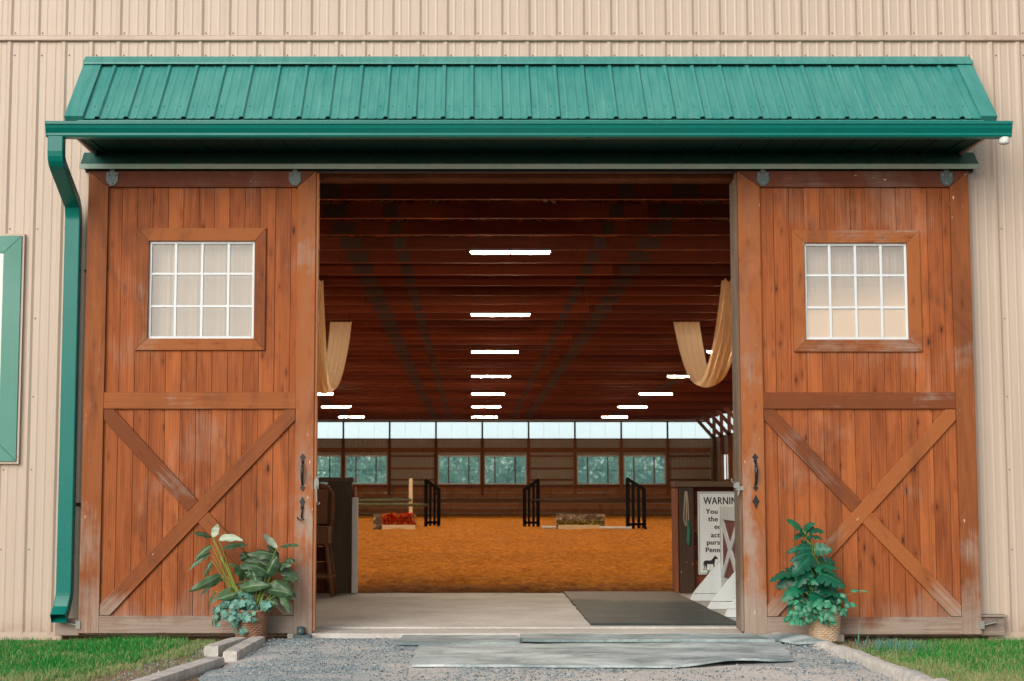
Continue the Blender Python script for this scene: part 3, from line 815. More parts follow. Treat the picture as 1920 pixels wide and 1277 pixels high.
# downspout
m = MB()
def sqpath(pts, wx, wy):
    vs = []
    for (x, y, z, dy, dz) in pts:      # dy,dz = in-plane normal of the section
        for a, b in ((-1, -1), (1, -1), (1, 1), (-1, 1)):
            vs.append((x + a * wx / 2, y + b * dy * wy / 2, z + b * dz * wy / 2))
    fs = []
    for i in range(len(pts) - 1):
        for k in range(4): fs.append((i * 4 + k, i * 4 + (k + 1) % 4, i * 4 + 4 + (k + 1) % 4, i * 4 + 4 + k))
    m.add(vs, fs)
DX = -3.285
pp = [(DX, -.745, 3.96, 1, 0), (DX, -.745, 3.87, 1, 0)]
for i in range(5):
    a = i / 4 * rad(66); pp.append((DX, -.745 + .10 * (1 - math.cos(a)), 3.86 - .10 * math.sin(a) - .02, math.cos(a), math.sin(a)))
e0 = pp[-1]
y1, z1 = -.20, e0[2] - (-.20 - e0[1]) / math.tan(rad(66))
pp.append((DX, y1, z1, math.cos(rad(66)), math.sin(rad(66))))
for i in range(1, 6):
    a = rad(66) * (1 - i / 5); pp.append((DX, y1 + .09 * (math.sin(rad(52)) * 0 + (math.cos(a) - math.cos(rad(66)))) , z1 - .14 * (i / 5), math.cos(a), math.sin(a)))
yb = pp[-1][1]
pp += [(DX, yb, .36, 1, 0)]
for i in range(1, 5):
    a = -rad(50) * i / 4; pp.append((DX - .004 * i, yb - .06 * (1 - math.cos(a)) * 1.6, .36 - .035 * i, math.cos(a), math.sin(a)))
e = pp[-1]; pp.append((DX - .02, e[1] - .07, e[2] - .06, math.cos(rad(50)), -math.sin(rad(50))))
sqpath(pp, .118, .085)
ds = mesh_obj('downspout', m, 'gutter', awn, bevel=.006)
sm_ = ds.modifiers.new('solid', 'SOLIDIFY'); sm_.thickness = .003
m = MB().box(DX - .075, DX + .075, yb - .05, 0, 3.10, 3.13) if False else MB().box(DX + .05, DX + .09, -.05, -.0, 1.05, 1.08)
mesh_obj('pipe_strap', m, 'black', awn)
m = MB().lathe([(.001, 0), (.012, .0), (.014, .012), (.001, .022)], (DX + .085, -.05, 2.985), 10); mesh_obj('pipe_strap', m, 'steel', awn)
# track cover below the soffit
m = MB().prism([(0.0, 3.985), (-.06, 3.985), (-.185, 3.857), (-.205, 3.855), (-.205, 3.842), (0, 3.842)], 'x', -3.235, 4.185)
tc = mesh_obj('track_cover', m, 'greenfade', awn, bevel=.003)
m = MB().box(-3.235, 4.185, -.216, -.2055, 3.815, 3.857); mesh_obj('cover_lip', m, 'lip', awn, bevel=.002)
m = MB().box(-3.2, 4.15, -.14, -.08, 3.80, 3.835); mesh_obj('door_track', m, 'black', awn)

# ---- green trimmed window on the left
def mitred(m, x0, x1, z0, z1, wl, wr, wt, wb, y0, y1, gap=.001):
    """four mitred boards round an opening; outer rect x0..x1,z0..z1"""
    ix0, ix1, iz0, iz1 = x0 + wl, x1 - wr, z0 + wb, z1 - wt
    def pr(pts, vert):
        n = 4; vs = [(a, y0, b) for a, b in pts] + [(a, y1, b) for a, b in pts]
        o = Vector((R.uniform(0, 40), R.uniform(0, 40), R.uniform(0, 40)))
        gs = [o + (Vector((v[0], v[1], v[2])) if vert else Vector((v[2], v[1], v[0]))) for v in vs]
        m.add(vs, [(0, 1, 2, 3), (7, 6, 5, 4)] + [(i, i + 4, (i + 1) % 4 + 4, (i + 1) % 4) for i in range(4)], gs)
    pr([(x0, z0), (ix0, iz0), (ix0, iz1), (x0, z1)], True)
    pr([(ix1, iz0), (x1, z0), (x1, z1), (ix1, iz1)], True)
    pr([(ix0, iz1), (ix1, iz1), (x1, z1), (x0, z1)], False)
    pr([(x0, z0), (x1, z0), (ix1, iz0), (ix0, iz0)], False)
m = MB(); mitred(m, -4.95, -3.735, 1.415, 3.285, .15, .15, .145, .15, -.05, -.0)
gw = mesh_obj('window', m, 'greentrim', barn, bevel=.004, label='green trimmed window with white sash')
m = MB(); mitred(m, -4.968, -3.717, 1.397, 3.303, .02, .02, .02, .02, -.038, -.0); mesh_obj('window_channel', m, 'tantrim', gw)
m = MB(); mitred(m, -4.80, -3.885, 1.565, 3.14, .03, .03, .03, .03, -.042, -.0); m.box(-4.77, -3.915, -.036, -.004, 2.33, 2.37)
mesh_obj('window_sash', m, 'white', gw)
m = MB().add([(-4.77, -.026, 1.59), (-3.91, -.026, 1.59), (-3.91, -.026, 3.115), (-4.77, -.026, 3.115)], [(0, 1, 2, 3)])
mesh_obj('pane', m, 'sideglass', gw)
m = MB().add([(-4.77, -.022, 1.59), (-3.91, -.022, 1.59), (-3.91, -.022, 3.115), (-4.77, -.022, 3.115)], [(0, 1, 2, 3)])
mesh_obj('reflection_backing', m, 'white', gw)  # white sheet stands in for the pale reflection in this pane

# ---- sliding doors
def sliding_door(x0, x1, z0, z1, wl, wr, win, side, label):
    fy, py, by = -.178, -.150, -.112      # front of frame boards, front of planks, back
    px0, px1 = x0 + wl, x1 - wr
    wx0, wx1, wz0, wz1, gx0, gx1, gz0, gz1 = win
    m = MB(); bw = .1265; x = px0 - .012; i = 0
    ks = []
    while x < px1 + .01:
        xe = min(x + bw, px1 + .012); a, b = x + .0012, xe - .0012; t = R.uniform(.15, .9)
        dy = R.uniform(-.0015, .0015)
        def seg(a, b, lo, hi): m.box(a, b, py + dy, by, lo, hi, t=t)
        if b <= gx0 or a >= gx1: seg(a, b, z0 + .05, z1 - .05)
        else:
            if a < gx0: seg(a, gx0, z0 + .05, z1 - .05); a = gx0
            if b > gx1: seg(gx1, b, z0 + .05, z1 - .05); b = gx1
            seg(a, b, z0 + .05, gz0); seg(a, b, gz1, z1 - .05)
        x = xe
    m.cm = 1; m.box(x0 + .02, gx0 - .05, by + .002, by + .02, z0 + .04, z1 - .05); m.box(gx1 + .05, x1 - .02, by + .002, by + .02, z0 + .04, z1 - .05)
    m.box(gx0 - .05, gx1 + .05, by + .002, by + .02, z0 + .04, gz0 - .02); m.box(gx0 - .05, gx1 + .05, by + .002, by + .02, gz1 + .02, z1 - .05)
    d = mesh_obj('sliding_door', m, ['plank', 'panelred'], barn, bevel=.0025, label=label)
    tr, mr, br = .135, .135, .135
    for (a, b, inner) in ((x0, px0, px0), (px1, x1, px1)):
        m = MB(); zt0 = z1 - tr if True else z1
        # mitred top end
        out = a if a == x0 else b
        pts = [(a, z0), (b, z0), (b, z1 - tr if b == inner else z1), (a, z1 - tr if a == inner else z1)]
        vs = [(p, fy, q) for p, q in pts] + [(p, by, q) for p, q in pts]; o = Vector((R.uniform(0, 40), R.uniform(0, 40), 0))
        m.add(vs, [(0, 1, 2, 3), (7, 6, 5, 4)] + [(k, k + 4, (k + 1) % 4 + 4, (k + 1) % 4) for k in range(4)], [o + Vector(v) for v in vs])
        st = mesh_obj('stile', m, 'trimwood', d, bevel=.004)
    pts = [(x0 + .002, z1), (px0 + .001, z1 - tr), (px1 - .001, z1 - tr), (x1 - .002, z1)]
    m = MB(); vs = [(p, fy + .002, q) for p, q in pts] + [(p, by, q) for p, q in pts]; o = Vector((R.uniform(0, 40), R.uniform(0, 40), 0))
    m.add(vs, [(0, 1, 2, 3), (7, 6, 5, 4)] + [(k, k + 4, (k + 1) % 4 + 4, (k + 1) % 4) for k in range(4)], [o + Vector((v[2], v[1], v[0])) for v in vs])
    mesh_obj('top_rail', m, 'railwood', d, bevel=.004)
    zm0, zm1 = 1.84, 1.975
    mesh_obj('middle_rail', BOX(px0, px1, fy + .003, py, zm0, zm1), 'trimwood', d, bevel=.004)
    zb1 = z0 + .138
    mesh_obj('bottom_rail', BOX(px0, px1, fy + .002, py, z0, zb1), 'trimwood', d, bevel=.004)
    # cross braces: the rising one is whole, the falling one is cut at it
    ax0, ax1, az0, az1 = px0 + .004, px1 - .004, zb1 + .004, zm0 - .004
    bwid = .118
    def brace(p, q, nm):
        p, q = Vector(p), Vector(q); u = (q - p).normalized(); nrm = Vector((-u.z, 0, u.x)) * bwid / 2
        return p, q, u, nrm
    def poly(pts, nm):
        # pts in (x, z), grain along the first edge
        m = MB(); u = (Vector((pts[1][0], 0, pts[1][1])) - Vector((pts[0][0], 0, pts[0][1]))).normalized(); w_ = Vector((-u.z, 0, u.x))
        vs = [(a, fy + .004, b) for a, b in pts] + [(a, py - .001, b) for a, b in pts]; n = len(pts); o = Vector((R.uniform(0, 40), R.uniform(0, 40), 0))
        gs = [o + Vector((Vector(v).dot(w_), v[1], Vector(v).dot(u))) for v in vs]
        ar = sum(pts[i][0] * pts[(i + 1) % n][1] - pts[(i + 1) % n][0] * pts[i][1] for i in range(n))
        fs = [tuple(range(n)), tuple(range(2 * n - 1, n - 1, -1))] + [(k, k + n, (k + 1) % n + n, (k + 1) % n) for k in range(n)]
        if ar < 0: fs = [f[::-1] for f in fs]
        m.add(vs, fs, gs); mesh_obj(nm, m, 'trimwood', d, bevel=.004)
    W, H = ax1 - ax0, az1 - az0; L = math.hypot(W, H); cx = bwid * L / (2 * H); cz = bwid * L / (2 * W)   # cuts along x / z
    # rising /
    poly([(ax0 + cx * 1.0, az0), (ax1, az1 - cz), (ax1, az1), (ax1 - cx, az1), (ax0, az0 + cz), (ax0, az0)], 'brace')
    # falling \ in two pieces
    mx, mz = (ax0 + ax1) / 2, (az0 + az1) / 2
    # intersection offsets with the rising brace edges
    def edge_pt(off_fall, side_):
        # falling edge line: points p = (ax0,az1)+s*(W,-H)+off*nf ; rising edge: (ax0,az0)+t*(W,H)+side*nr
        uf = Vector((W, -H)).normalized(); nf = Vector((H, W)).normalized(); ur = Vector((W, H)).normalized(); nr = Vector((-H, W)).normalized()
        A = Vector((ax0, az1)) + nf * off_fall; B = Vector((ax0, az0)) + nr * side_
        det = uf.x * -ur.y + ur.x * uf.y; rhs = B - A
        s_ = (rhs.x * -ur.y + ur.x * rhs.y) / det; q = A + uf * s_; return (q.x, q.y)
    hb = bwid / 2; g_ = .0015
    a1, a2 = edge_pt(-hb, hb + g_), edge_pt(hb, hb + g_); b1, b2 = edge_pt(-hb, -hb - g_), edge_pt(hb, -hb - g_)
    poly([(ax0, az1 - cz), a1, a2, (ax0 + cx, az1), (ax0, az1)], 'brace')
    poly([b1, (ax1 - cx, az0), (ax1, az0), (ax1, az0 + cz), b2], 'brace')
    # window
    m = MB(); mitred(m, wx0, wx1, wz0, wz1, gx0 - wx0, wx1 - gx1, wz1 - gz1, gz0 - wz0, fy + .006, py - .001)
    wf = mesh_obj('window_trim', m, 'trimwood', d, bevel=.004)
    m = MB(); sy0, sy1 = py + .004, by - .004; f_ = .02
    m.box(gx0, gx1, sy0, sy1, gz1 - f_, gz1); m.box(gx0, gx1, sy0, sy1, gz0, gz0 + f_); m.box(gx0, gx0 + f_, sy0, sy1, gz0 + f_, gz1 - f_); m.box(gx1 - f_, gx1, sy0, sy1, gz0 + f_, gz1 - f_)
    for k in (1, 2, 3):
        x = gx0 + (gx1 - gx0) * k / 4; m.box(x - .010, x + .010, sy0 + .003, sy1 - .01, gz0 + f_, gz1 - f_)
    for k in (1, 2):
        z = gz0 + (gz1 - gz0) * k / 3; m.box(gx0 + f_, gx1 - f_, sy0 + .0055, sy1 - .012, z - .009, z + .009)
    mesh_obj('window_sash', m, 'sash', d, bevel=.002)
    m = MB().add([(gx0 + .01, -.132, gz0 + .01), (gx1 - .01, -.132, gz0 + .01), (gx1 - .01, -.132, gz1 - .01), (gx0 + .01, -.132, gz1 - .01)], [(0, 1, 2, 3)])
    mesh_obj('pane', m, 'doorglass', d)
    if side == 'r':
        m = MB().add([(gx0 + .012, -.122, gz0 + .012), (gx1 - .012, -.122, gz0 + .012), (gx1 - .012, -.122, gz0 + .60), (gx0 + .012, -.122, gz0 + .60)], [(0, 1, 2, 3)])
        mesh_obj('painted_reflection', m, 'peach_reflection', d)  # sheet added behind the glass to carry the painted reflection
    # roller hanger plates
    for x in (px0 + .03, px1 - .025):
        m = MB().prism([(x - .05, z1 - .01), (x + .05, z1 - .01), (x + .05, z1 - .085), (x + .018, z1 - .125), (x - .018, z1 - .125), (x - .05, z1 - .085)], 'y', fy - .006, fy + .003)
        m.box(x - .02, x + .02, fy - .004, fy + .004, z1 - .012, z1 + .03)
        hp = mesh_obj('hanger_plate', m, 'steel', d, bevel=.002)
        m = MB()
        for ox, oz in ((-.03, -.035), (.03, -.035), (0, -.105)):
            m.lathe([(.001, .012), (.008, .01), (.010, 0)], (0, 0, 0), 8); n = 24
            m.v[-n:] = [(x + ox + a, fy - .006 - c_, z1 + oz + b) for a, b, c_ in m.v[-n:]]
        mesh_obj('bolt', m, 'galv', hp)
    return d, fy

def pull(fy, x, z0, z1, d):
    """cast iron pull with spade shaped ends"""
    m = MB(); zc = (z0 + z1) / 2
    def spade(zc_, s_, h, w_):
        m.prism([(x, zc_ + s_ * h), (x + w_ * .45, zc_ + s_ * h * .72), (x + w_, zc_ + s_ * h * .42), (x + w_ * .4, zc_ + s_ * h * .22), (x + w_ * .55, zc_ - s_ * h * .1), (x, zc_ - s_ * h * .3), (x - w_ * .55, zc_ - s_ * h * .1), (x - w_ * .4, zc_ + s_ * h * .22), (x - w_, zc_ + s_ * h * .42), (x - w_ * .45, zc_ + s_ * h * .72)], 'y', fy - .006, fy)
    spade(z1 - .05, 1, .06, .026); spade(z0 + .05, -1, .055, .022)
    P = []
    for i in range(11):
        t = i / 10; P.append((x, fy - .006 - .042 * math.sin(math.pi * t) ** .6, z1 - .055 - t * (z1 - z0 - .11)))
    m.tube(P, [.008 + .006 * math.sin(math.pi * i / 10) for i in range(11)], 8)
    return mesh_obj('handle', m, 'black', d)

winL = (-2.756, -1.693, 2.32, 3.331, -2.653, -1.786, 2.416, 3.222)
winR = (2.633, 3.682, 2.307, 3.313, 2.732, 3.576, 2.408, 3.206)
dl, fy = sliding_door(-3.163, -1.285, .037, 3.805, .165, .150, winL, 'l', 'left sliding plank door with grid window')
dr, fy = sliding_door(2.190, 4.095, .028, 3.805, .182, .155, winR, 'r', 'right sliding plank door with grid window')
pull(fy, -1.372, 1.175, 1.47, dl)
m = MB().prism([(-1.372, 1.13), (-1.350, 1.09), (-1.362, 1.06), (-1.357, 1.03), (-1.387, 1.03), (-1.382, 1.06), (-1.394, 1.09)], 'y', fy - .006, fy)
m.tube([(-1.372, fy - .012, 1.05), (-1.374, fy - .018, 1.0), (-1.376, fy - .014, .955)], .007, 8)
m.tube([(-1.41, fy - .02, .962), (-1.395, fy - .035, .945), (-1.372, fy - .04, .94), (-1.352, fy - .035, .95)], .006, 8)
mesh_obj('latch', m, 'black', dl)
pull(fy, 2.296, 1.175, 1.47, dr)
m = MB().prism([(2.296, 1.145), (2.312, 1.11), (2.326, 1.09), (2.31, 1.07), (2.296, 1.03), (2.282, 1.07), (2.266, 1.09), (2.28, 1.11)], 'y', fy - .007, fy)
mesh_obj('keyhole_plate', m, 'black', dr)
# leading edges: raw board on the left door, dark post face on the right one
mesh_obj('door_edge', BOX(-1.284, -1.262, -.165, -.09, .05, 3.79), 'edgewood', dl, bevel=.003)
mesh_obj('door_edge', BOX(2.168, 2.189, -.160, -.08, .05, 3.79), 'jamb', dr, bevel=.003)
def hook(x, z, s_, d):
    m = MB().box(x - .018, x + .018, -.17, -.145, z - .03, z + .05); m.lathe([(.012, 0), (.016, .01), (.016, .05), (.006, .06)], (x, -.15, z + .01), 10)
    m.tube([(x, -.18, z), (x + s_ * .004, -.19, z - .06), (x + s_ * .006, -.19, z - .13), (x + s_ * .02, -.2, z - .155), (x + s_ * .034, -.2, z - .14)], .0055, 8)
    return mesh_obj('hook', m, 'galv', d)
hook(-1.262, 1.22, 1, dl)
m = MB().box(2.14, 2.20, -.185, -.15, 1.18, 1.215); m.box(2.12, 2.165, -.19, -.155, 1.20, 1.245); m.tube([(2.13, -.19, 1.24), (2.105, -.19, 1.25), (2.10, -.19, 1.275)], .006, 8); m.tube([(2.16, -.19, 1.18), (2.15, -.19, 1.13)], .008, 8)
mesh_obj('hook', m, 'galv', dr)
# floor guides
m = MB().lathe([(.001, 0), (.03, 0), (.034, .02), (.03, .06), (.001, .065)], (-1.37, -.215, .03), 14); m.box(-1.43, -1.29, -.26, -.17, .0, .03)
mesh_obj('floor_guide', m, 'steel', dl)
for s_, x, d in ((-1, -3.163, dl), (1, 4.095, dr)):
    m = MB(); a, b = sorted((x + s_ * .004, x + s_ * .2)); m.box(a, b, -.13, -.03, .015, .145 if s_ < 0 else .16)
    if s_ > 0: m.box(a, b + .02, -.15, -.02, .162, .18)
    blk = mesh_obj('stop_block', m, 'greyblock', d, bevel=.006)
    m = MB(); q = x - s_ * .02; m.box(min(q, q + s_ * .04), max(q, q + s_ * .04), fy - .01, -.13, .07, .135)
    m.beam((q + s_ * .03, -.15, .10), (q + s_ * .14, -.15, .125), .012, .05, up=(0, 1, 0))
    mesh_obj('latch_bracket', m, 'galv', d, bevel=.003)

# ------------------------------------------------------------------ ceiling lights
LZ = 4.60; LYS = [9.36 + 7.9 * k for k in range(7)]; LXS = [-5.26, .544, 6.22]
root = None
CN = ['left', 'centre', 'right']; RN = ['nearest the doorway', 'second from the doorway', 'third from the doorway', 'fourth from the doorway', 'third from the rear wall', 'second from the rear wall', 'nearest the rear wall']
for c, x in enumerate(LXS):
    for k, y in enumerate(LYS):
        lab = 'lit white strip light in the %s row, lamp %s' % (CN[c], RN[k])
        if root is None:
            root = empty('strip_light', (x, y, LZ), lab, 'strip light', 'fluorescent strip lights hung under the trusses')
            m = MB().prism([(-.035, .03), (.035, .03), (.09, -.005), (.085, -.01), (.03, .02), (-.03, .02), (-.085, -.01), (-.09, -.005)], 'x', -.57, .57)
            m.v = [(a + x, b + y, z + LZ) for a, b, z in m.v]; mesh_obj('housing', m, 'white', root)
            for q in (-1, 1):
                m = MB().tube([(x + q * .022, y, LZ - .012), (x + q * .545, y, LZ - .012)], .027, 10); mesh_obj('tube', m, 'tube', root)
                m = MB().tube([(x + q * .45, y, LZ + .03), (x + q * .45, y, LZ + .72)], .004, 5); mesh_obj('wire', m, 'black', root)
        else:
            copy_thing(root, (x - LXS[0], y - LYS[0], 0), lab)

# ------------------------------------------------------------------ cloth swags
def swag(xc, wd, ya, yb, za, zl, label, seed):
    r = random.Random(seed)
    def f(u, v):
        y = yb + (ya - yb) * u; q = 2 * u - 1
        z = zl + (za - zl) * (abs(q) ** 2.3)
        near = max(0, min(1, (u - .42) / .25))
        ww = wd * (1 - .25 * math.sin(math.pi * u))
        pl = (.05 * math.sin(v * 27 + 1.6 * math.sin(u * 5)) + .03 * math.sin(v * 49 + u * 7)) * (.12 + near)
        sag = -.10 * (1 - (2 * v - 1) ** 2) * math.sin(math.pi * u)
        return (xc + (v - .5) * ww + .03 * math.sin(u * 6 + seed), y + pl * .6 * (1 if q > 0 else -1), z + sag + pl * .6)
    m = MB().grid(f, 44, 60, gfn=lambda u, v: (v * 3, u * 3, seed))
    return mesh_obj('cloth_swag', m, 'cloth', origin=(xc, (ya + yb) / 2, za), label=label, cat='drape', group='cream cloth swags under the trusses')
swag(4.92, .60, 16.4, 23.6, 5.14, 3.50, 'cream cloth swag hanging in a loop beside the right door', 1)
swag(-3.05, .50, 16.4, 23.6, 5.14, 3.36, 'cream cloth swag hanging beside the left door', 2)

# ------------------------------------------------------------------ half walls by the entry
hw = empty('half_wall', (-1.6, 5.1, .05), 'dark half wall of boards behind the wicker chair, left of the sand', 'half wall')
m = MB()
for i in range(7): m.box(-6.5, -1.63, 5.08, 5.12, .06 + i * .17, .06 + i * .17 + .167)
mesh_obj('board_panel', m, 'panelred', hw, bevel=.003)
mesh_obj('post', BOX(-1.63, -1.355, 4.98, 5.06, .05, 1.29), 'oldpost', hw, bevel=.006)
mesh_obj('top_rail', BOX(-6.5, -1.34, 4.95, 5.2, 1.292, 1.345), 'oldpost', hw, bevel=.006)
mesh_obj('end_board', BOX(-1.352, -1.318, 5.0, 5.2, .05, 1.24), 'inwood', hw, bevel=.004)
o = mesh_obj('white_post', MB().box(-1.345, -1.280, 4.86, 4.94, .055, 1.12), 'polewhite', origin=(-1.315, 4.94, .05), label='slim white post standing at the end of the left half wall', cat='post', bevel=.008)
hw2 = empty('half_wall', (2.6, 5.1, .05), 'dark half wall of boards carrying the white sign, right of the sand', 'half wall')
m = MB()
for i in range(7): m.box(2.50, 7.4, 5.06, 5.10, .06 + i * .17, .06 + i * .17 + .167)
mesh_obj('board_panel', m, 'panelred', hw2, bevel=.003)
mesh_obj('post', BOX(2.33, 2.498, 4.94, 5.06, .05, 1.235), 'oldpost2', hw2, bevel=.006)
mesh_obj('end_board', BOX(2.285, 2.325, 4.98, 5.26, .05, 1.22), 'inwood', hw2, bevel=.004)
mesh_obj('top_rail', BOX(2.28, 7.4, 4.90, 5.24, 1.237, 1.30), 'oldpost2', hw2, bevel=.006)

# rope on the right post
m = MB()
for q in (-.022, .0, .018):
    m.tube([(2.41 + q * .4, 4.925, 1.19), (2.412 + q, 4.92, 1.05), (2.41 + q * 1.4, 4.925, .88), (2.405 + q * .3, 4.925, .80)], .007, 6)
rp = mesh_obj('rope_loop', m, 'ropew', origin=(2.41, 4.93, 1.19), label='hanging lead rope with a green end on the right half wall post', cat='rope')
m = MB().tube([(2.425, 4.915, .86), (2.432, 4.91, .76), (2.428, 4.915, .63), (2.432, 4.915, .58)], [.012, .022, .024, .012], 8)
mesh_obj('rope_end', m, 'rope', rp)
mesh_obj('rope_hook', MB().box(2.36, 2.45, 4.92, 4.94, 1.185, 1.205), 'black', rp)

# ------------------------------------------------------------------ warning sign
SX0, SX1, SZ0, SZ1, SY = 2.556, 3.17, .255, 1.185, 5.045
sg = empty('warning_sign', ((SX0 + SX1) / 2, SY, SZ0), 'white sign with black WARNING lettering and a horse on the right half wall', 'sign')
mesh_obj('sign_board', BOX(SX0, SX1, SY, SY + .012, SZ0, SZ1), 'signw', sg, bevel=.002)
m = MB(); mitred(m, SX0 + .012, SX1 - .012, SZ0 + .012, SZ1 - .012, .006, .006, .006, .006, SY - .0015, SY - .0002); mesh_obj('border_line', m, 'steel', sg)
def text(s, size, x, z, thick=.0, sx=1., align='CENTER'):
    cu = bpy.data.curves.new('lettering', 'FONT'); cu.body = s; cu.size = size; cu.align_x = align; cu.offset = thick; cu.extrude = .0008; cu.space_character = 1.09
    tmp = bpy.data.objects.new('lettering_source', cu); COL.objects.link(tmp)
    dg = bpy.context.evaluated_depsgraph_get(); me = bpy.data.meshes.new_from_object(tmp.evaluated_get(dg))
    bpy.data.objects.remove(tmp); bpy.data.curves.remove(cu)
    if size > .05:
        import bmesh
        bm = bmesh.new(); bm.from_mesh(me); src = bm.verts[:] + bm.edges[:] + bm.faces[:]
        for q, dz in ((size * .026, .0004), (-size * .026, -.0004)):
            d_ = bmesh.ops.duplicate(bm, geom=src)
            for v in d_['geom']:
                if isinstance(v, bmesh.types.BMVert): v.co.x += q; v.co.z += dz
        bm.to_mesh(me); bm.free()
    me.transform(Matrix.Translation((x, SY - .002, z)) @ Matrix.Rotation(rad(90), 4, 'X') @ Matrix.Diagonal((sx, 1, 1, 1)))
    me.transform(Matrix.Translation(-WO[sg])); me.materials.clear(); me.materials.append(M['text'])
    o = bpy.data.objects.new('lettering', me); COL.objects.link(o); o.parent = sg; WO[o] = WO[sg]; return o
SC = (SX0 + SX1) / 2
sc_ = (SZ1 - SZ0) / 153.
def zrow(py): return SZ1 - (py - 922) * sc_
text('WARNING', .118, SC - .016, zrow(945.5), .0, .74)
for s, py in (('You assume', 963), ('the risk of', 977), ('equine', 991), ('activities', 1006.5), ('pursuant to', 1020), ('Pennsylvania', 1034)):
    text(s, .078, SC - .01, zrow(py), .0008, 1.0)
text('Law.', .08, SC + .045, zrow(1049), .0014, 1.1)
hp = [(0, 52), (4, 60), (10, 66), (22, 69), (40, 67), (54, 70), (62, 78), (72, 92), (80, 97), (82, 103), (86, 97), (92, 92), (101, 80), (98, 75), (90, 78), (82, 76), (79, 66), (78, 54), (75, 47), (77, 30), (76, 12), (80, 2), (72, 0), (71, 12), (69, 30), (65, 44), (44, 42), (30, 44), (24, 36), (26, 24), (21, 12), (22, 2), (14, 0), (15, 12), (17, 24), (12, 34), (10, 24), (6, 12), (8, 2), (0, 0), (1, 12), (4, 26), (4, 42), (2, 48), (-2, 30), (-5, 24), (-4, 40)]
hx, hz_, hs_ = SX0 + .055, SZ0 + .045, .00165
m = MB()
n = len(hp)
from mathutils.geometry import tessellate_polygon
tri = tessellate_polygon([[Vector((a, b, 0)) for a, b in hp]])
vs = [(hx + a * hs_, SY - .0022, hz_ + b * hs_) for a, b in hp]
m.add(vs, [tuple(t) for t in tri]); mesh_obj('horse_emblem', m, 'text', sg)

# ------------------------------------------------------------------ white wing standards with a red panel
def wing(y0, y1, label, cp=None):
    X = 2.60; zt, zb = 1.03, .20
    r_ = empty('wing_standard', (X, (y0 + y1) / 2, .05), label, 'jump standard', 'white wing standards by the right door')
    m = MB(); t = .02
    m.box(X - t, X + t, y0, y0 + .10, .06, zt); m.box(X - t, X + t, y1 - .10, y1, .06, zt)
    m.box(X - t, X + t, y0 + .10, y1 - .10, zt - .14, zt); m.box(X - t, X + t, y0 + .10, y1 - .10, zb, zb + .10)
    mesh_obj('frame', m, 'whitew', r_, bevel=.004)
    mesh_obj('panel', BOX(X - .006, X + .006, y0 + .10, y1 - .10, zb + .10, zt - .14), 'redp', r_)
    a, b, c, d = y0 + .10, y1 - .10, zb + .10, zt - .14
    m = MB(); m.beam((X - .014, a, c), (X - .014, b, d), .016, .10, up=(0, 0, 1)); m.beam((X - .0145, a, d), (X - .0145, b, c), .0155, .10, up=(0, 0, 1))
    mesh_obj('cross', m, 'whitew', r_, bevel=.002)
    for y in (y0, y1):
        m = MB().prism([(X - .31, .13), (X + .31, .13), (X + .03, .46), (X - .03, .46)], 'y', y - .021, y + .021); m.prism([(X - .345, .055), (X + .345, .055), (X + .31, .126), (X - .31, .126)], 'y', y - .03, y + .03)
        mesh_obj('foot', m, 'whitew', r_, bevel=.003)
    return r_
wing(2.35, 3.60, 'white wing standard with red crossed panel, standing in front of the sign')
wing(.25, 1.32, 'white wing standard half hidden by the right door, only its foot in view')

# dark flower pot behind the standards
pt = empty('flower_pot', (2.72, 4.6, .05), 'small dark flower pot on the floor under the sign', 'pot')
mesh_obj('pot', MB().lathe([(.001, 0), (.09, 0), (.125, .2), (.135, .2), (.135, .235), (.115, .235), (.1, .19), (.001, .18)], (2.72, 4.6, .052), 18), 'redp', pt)
m = MB()
for _ in range(40):
    a = R.uniform(0, 6.28); r_ = R.uniform(.02, .14); c = Vector((2.72 + r_ * math.cos(a), 4.6 + r_ * math.sin(a), .25 + R.uniform(0, .06))); d = Vector((R.uniform(-1, 1), R.uniform(-1, 1), R.uniform(-.5, 1))) * .035
    e = Vector((R.uniform(-1, 1), R.uniform(-1, 1), R.uniform(-1, 1))) * .02; m.add([c, c + d / 2 + e, c + d, c + d / 2 - e], [(0, 1, 2, 3)])
mesh_obj('foliage', m, 'wood_far', pt)

# ------------------------------------------------------------------ wicker bar chair
ch = empty('wicker_chair', (-1.78, 4.45, .05), 'tall brown wicker bar chair standing behind the left door', 'chair')
cx, cy = -1.80, 4.45
m = MB()
def weave(m, fn, nu, nv):
    m.grid(lambda u, v: fn(u, v, .006 * math.sin(u * nu * math.pi) * (1 if int(v * nv) % 2 else -1)), nu * 2, nv, t=None)
weave(m, lambda u, v, h: (cx - .20 + .40 * u, cy + .19 - .02 * math.sin(math.pi * u) + .05 * v + h, .83 + .38 * v), 14, 20)
mesh_obj('backrest', m, 'rattan', ch)
P = [(cx - .235, cy + .18, .80), (cx - .255, cy + .20, 1.0), (cx - .25, cy + .225, 1.16), (cx - .20, cy + .24, 1.235), (cx - .1, cy + .245, 1.258), (cx + .1, cy + .245, 1.258), (cx + .20, cy + .24, 1.235), (cx + .25, cy + .225, 1.16), (cx + .255, cy + .20, 1.0), (cx + .235, cy + .18, .80)]
mesh_obj('back_frame', MB().tube(P, .024, 10), 'rattan', ch)
m = MB(); weave(m, lambda u, v, h: (cx - .24 + .48 * u, cy - .22 + .43 * v, .80 + .012 * math.sin(math.pi * u) + h), 16, 16)
mesh_obj('seat', m, 'rattan', ch)
